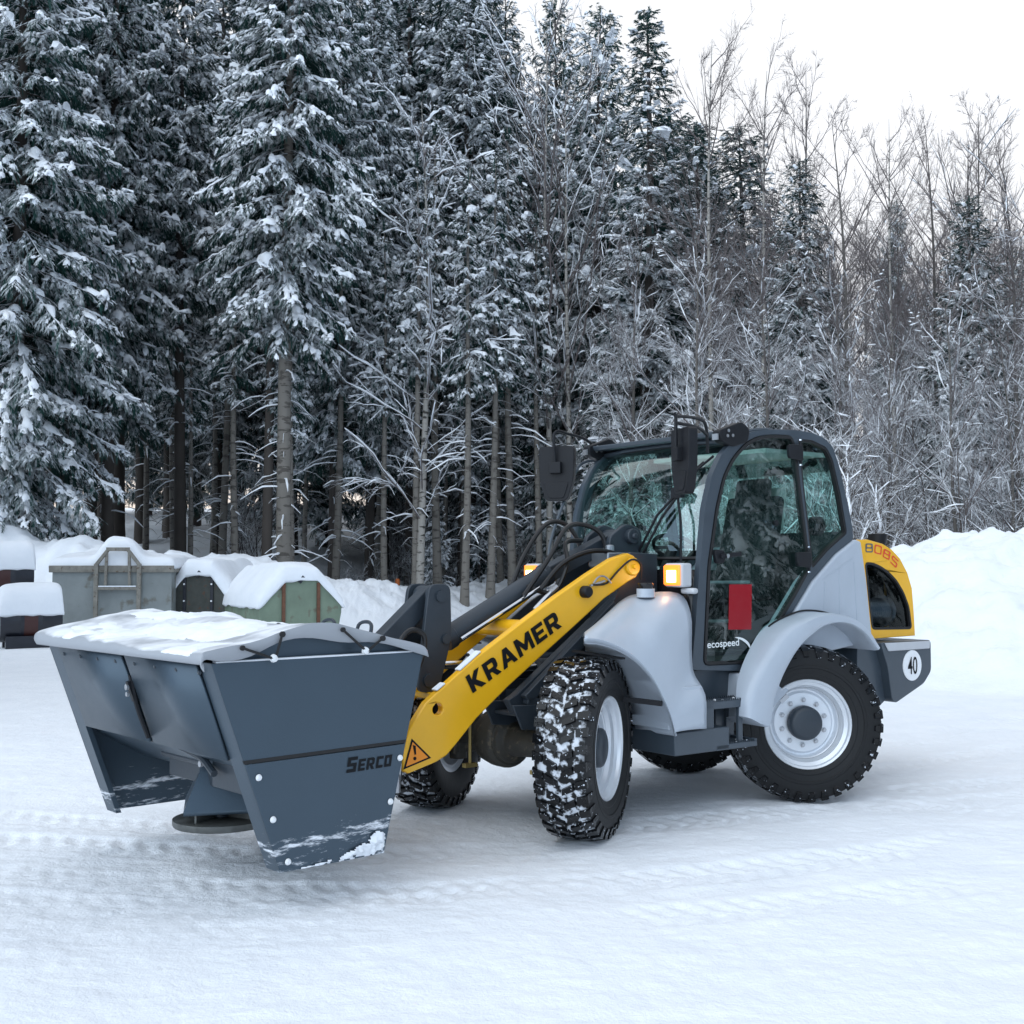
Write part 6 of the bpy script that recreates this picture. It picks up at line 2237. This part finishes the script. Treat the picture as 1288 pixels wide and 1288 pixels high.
# ---- trees one can tell apart, from the left
FRONT = [
    ('laden', 40, 33.0, -420, 'huge snow-laden spruce at the left edge, branches down to the drums', 1.0),
    ('laden', -95, 34.5, -380, 'snow-laden spruce mostly outside the left edge of the photo', 1.05),
    ('dense', 150, 38.5, -300, 'dense dark spruce just right of the huge left-edge spruce', 0.85),
    ('bare', 236, 40, -120, 'dark spruce with bare lower trunk standing behind the waste bin', 1.0),
    ('tall', 367, 34.8, -300, 'tall spruce with pale bare lower trunk behind the green skip', 1.0),
    ('bare', 345, 36.2, -180, 'thin dark-trunked spruce close on the left of the pale-trunked one', 0.8),
    ('dense', 95, 38.5, -330, 'dense snowy spruce tucked behind the huge left-edge spruce', 0.85),
    ('dense', 425, 41, -120, 'full snowy spruce close on the right of the pale-trunked spruce', 0.82),
    ('dense', 520, 47, -90, 'dark spruce right behind the upper stem of the leaning birch', 1.0),
    ('dense', 470, 43, -80, 'full snowy spruce between the pale-trunked spruce and the leaning birch', 0.82),
    ('dense', 585, 45, -60, 'broad tall spruce directly behind the leaning snow-bowed birch', 0.95),
    ('broad', 642, 50, 2, 'slender spruce with tip just inside the top, left of a twin', 0.9),
    ('broad', 702, 49, -6, 'slender spruce with tip at the top edge above the far mirror', 1.0),
    ('broad', 745, 45, 8, 'spruce with broad ragged top left of the lone narrow spire', 1.1),
    ('slim', 808, 39.5, 10, 'lone narrow spruce spire standing clear against the sky', 1.6),
    ('dark', 850, 50, 140, 'short dark spruce tip right of the lone narrow spire', 1.5),
    ('dark', 884, 44, 152, 'dark spruce below the highest birch crown, above the cab', 1.6),
    ('dark', 935, 45, 165, 'dark spruce at the right end of the spruce block above the cab', 1.8),
    ('dark', 1002, 33.5, 203, 'dark columnar spruce behind birches, above the cab rear', 1.25),
    ('dark', 1130, 44, 250, 'thin ragged dark spruce half hidden among aspens above the bonnet', 0.75),
    ('dark', 1215, 31.5, 250, 'dark columnar spruce standing alone among aspens at the right', 1.35),
    ('dark', 1296, 44, 310, 'dark spruce cut by the right edge', 1.5),
    ('laden_birch', 530, 37.5, 130, 'snow-bowed birch with white leaning trunk in front of the spruces', 0.95),
    ('rising', 690, 40.5, 40, 'tall slim birch with long rising limbs left of the cab', 0.85),
    ('rising', 715, 40.5, 130, 'forked pale birch whose limbs lean right above the near mirror', 0.9),
    ('birch', 890, 37.0, 44, 'highest bare birch, its crown standing alone against the sky', 0.80),
    ('birch', 952, 37, 92, 'bare birch with drooping fine twigs right of the highest birch', 0.85),
    ('aspen', 1012, 36.5, 100, 'bare aspen with fan of twigs rising behind the first columnar spruce', 0.9),
    ('aspen', 1062, 33, 150, 'bare aspen leaning over the cab rear corner', 0.95),
    ('birch', 1120, 32, 145, 'bare pale birch above the yellow bonnet', 0.8),
    ('aspen', 1175, 34, 160, 'bare aspen with dark trunk left of the lone columnar spruce', 0.9),
    ('aspen', 1228, 35.5, 148, 'tall bare aspen rising behind the lone columnar spruce', 0.85),
    ('alder', 1275, 30, 205, 'bare alder at the right edge over the snow bank', 0.95),
    ('snowy_alder', 880, 31.5, 300, 'snow-crusted alder directly behind the cab roof', 1.0),
    ('snowy_alder', 960, 30.5, 330, 'snow-crusted alder with leaning limbs behind the rear cab window', 1.05),
    ('snowy_alder', 1050, 29.0, 340, 'snow-crusted alder right behind the cab rear corner', 1.0),
    ('snowy_alder', 1110, 28.0, 400, 'low snow-crusted alder rising behind the exhaust stack', 1.0),
    ('snowy_alder', 1200, 27.0, 380, 'snow-crusted alder with white forked stem on the bank right of the bonnet', 1.0),
    ('snowy_alder', 1270, 26.5, 420, 'low snow-crusted alder on the bank at the right edge', 1.0),
    ('snowy_alder', 790, 36.5, 300, 'snow-crusted alder with rising limbs behind the roof beam', 0.95),
    ('young', 545, 41.5, 628, 'small snow-covered spruce sapling at the foot of the leaning birch', 1.0),
]
for k_, u_, Y_, top_, lab_, w_ in FRONT:
    plant_px(k_, u_, Y_, top_, lab_, None, w_, tilt=R(2.0) if k_ == 'laden_birch' else 0.0)
# ---- the depth of the wood: alike one another
def scatter(n, umin, umax, y0, y1, kinds, label, group, seed, Hlo, Hhi, gap):
    r = random.Random(seed)
    done = []
    tries = 0
    while len(done) < n and tries < n * 60:
        tries += 1
        Y = r.uniform(y0, y1)
        x = at(r.uniform(umin, umax), 700, Y).x
        if any((x - a) ** 2 + (Y - c) ** 2 < gap * gap for a, c in done): continue
        done.append((x, Y))
        plant(r.choice(kinds), x, Y, label, group, r.uniform(Hlo, Hhi), r.uniform(0, 6.28))
scatter(42, -80, 620, 46, 74, ['bare', 'bare', 'dense', 'bare', 'broad'], 'dark spruce crowded deep inside the wood on the left', 'spruces deep in the wood on the left', 3, 25, 31, 2.3)
scatter(20, 560, 900, 52, 74, ['bare', 'broad', 'dense'], 'dark spruce crowded deep inside the wood behind the loader', 'spruces deep in the wood behind the loader', 4, 17, 20, 2.2)
scatter(36, 820, 1340, 39, 62, ['alder', 'aspen', 'birch'], 'bare broadleaf tree deep inside the thin wood at the right', 'bare trees deep in the wood on the right', 5, 10.5, 14.5, 1.5)
scatter(20, 820, 1340, 44, 64, ['dark', 'slim'], 'low dark spruce deep behind the bare trees at the right', 'spruces deep behind the bare trees', 9, 8, 12, 2.2)
scatter(16, 500, 880, 44, 60, ['young'], 'small snow-covered spruce growing among the trunks of the wood', 'young spruces under the tall trees', 12, 3.5, 8.5, 1.8)
for k_, u, Y in (('dense', -210, 37), ('laden', -300, 34), ('dense', -390, 38), ('bare', -260, 42), ('laden', -480, 36)):
    plant(k_, at(u, 700, Y).x, Y, 'snowy spruce of the same wood, just beyond the left edge of the photo', 'spruces beyond the left edge')
for k_, u, Y in (('aspen', 1390, 33), ('alder', 1450, 29), ('birch', 1500, 34), ('snowy_alder', 1400, 27), ('dark', 1460, 38)):
    plant(k_, at(u, 700, Y).x, Y, 'bare or dark tree of the same wood, just beyond the right edge of the photo', 'trees beyond the right edge', 12.5)
scatter(20, 180, 680, 36, 46, ['pole'], 'thin pole-like spruce with a bare grey trunk at the front of the wood', 'pole-like spruces at the front of the wood', 21, 11, 17, 0.9)
# ---- snowed-in saplings and bushes
def bushes(n, umin, umax, y0, y1, label, group, seed, s0, s1, kinds=(0, 1, 2)):
    r = random.Random(seed)
    for i in range(n):
        Y = r.uniform(y0, y1)
        x = at(r.uniform(umin, umax), 700, Y).x
        o = bpy.data.objects.new('snowy_bush', BUSH[r.choice(kinds)])
        col.objects.link(o)
        o.location = (x, Y, hgt(x, Y) - 0.08)
        o.rotation_euler = (0, 0, r.uniform(0, 6.28))
        k = r.uniform(s0, s1)
        o.scale = (k, k, k)
        tag(o, label, 'bush', group)
bushes(46, 820, 1330, 25.5, 38, 'snow-crusted leafless bush in the thicket behind the right-hand snow bank', 'snow-crusted bushes behind the right snow bank', 6, .8, 1.5)
bushes(18, 480, 840, 43, 54, 'snow-dusted leafless bush under the trees behind the loader boom', 'bushes under the trees behind the boom', 7, .7, 1.4)
bushes(4, 150, 500, 40, 52, 'thin snow-dusted sapling among the trunks behind the skips', 'saplings among the trunks behind the skips', 8, .5, 1.1, (1, 1, 2))
# ---- the wood on the other side of the yard, which the cab glass mirrors
for k_, x, y, H in (('laden', 14.5, 6.5, 15), ('dense', 17.5, 3.0, 17), ('laden', 16.0, -1.0, 16), ('laden', 21, 8.0, 17), ('dense', 22, -4, 18), ('dense', 20.5, 12.5, 16), ('laden', -14.5, 11.5, 24), ('laden', -15.5, 16, 23), ('dense', -19, 13.5, 26), ('laden', 14, -8, 17)):
    plant(k_, x, y, 'snowy spruce across the yard, seen only mirrored in the cab glass', 'spruces mirrored in the cab glass', H)
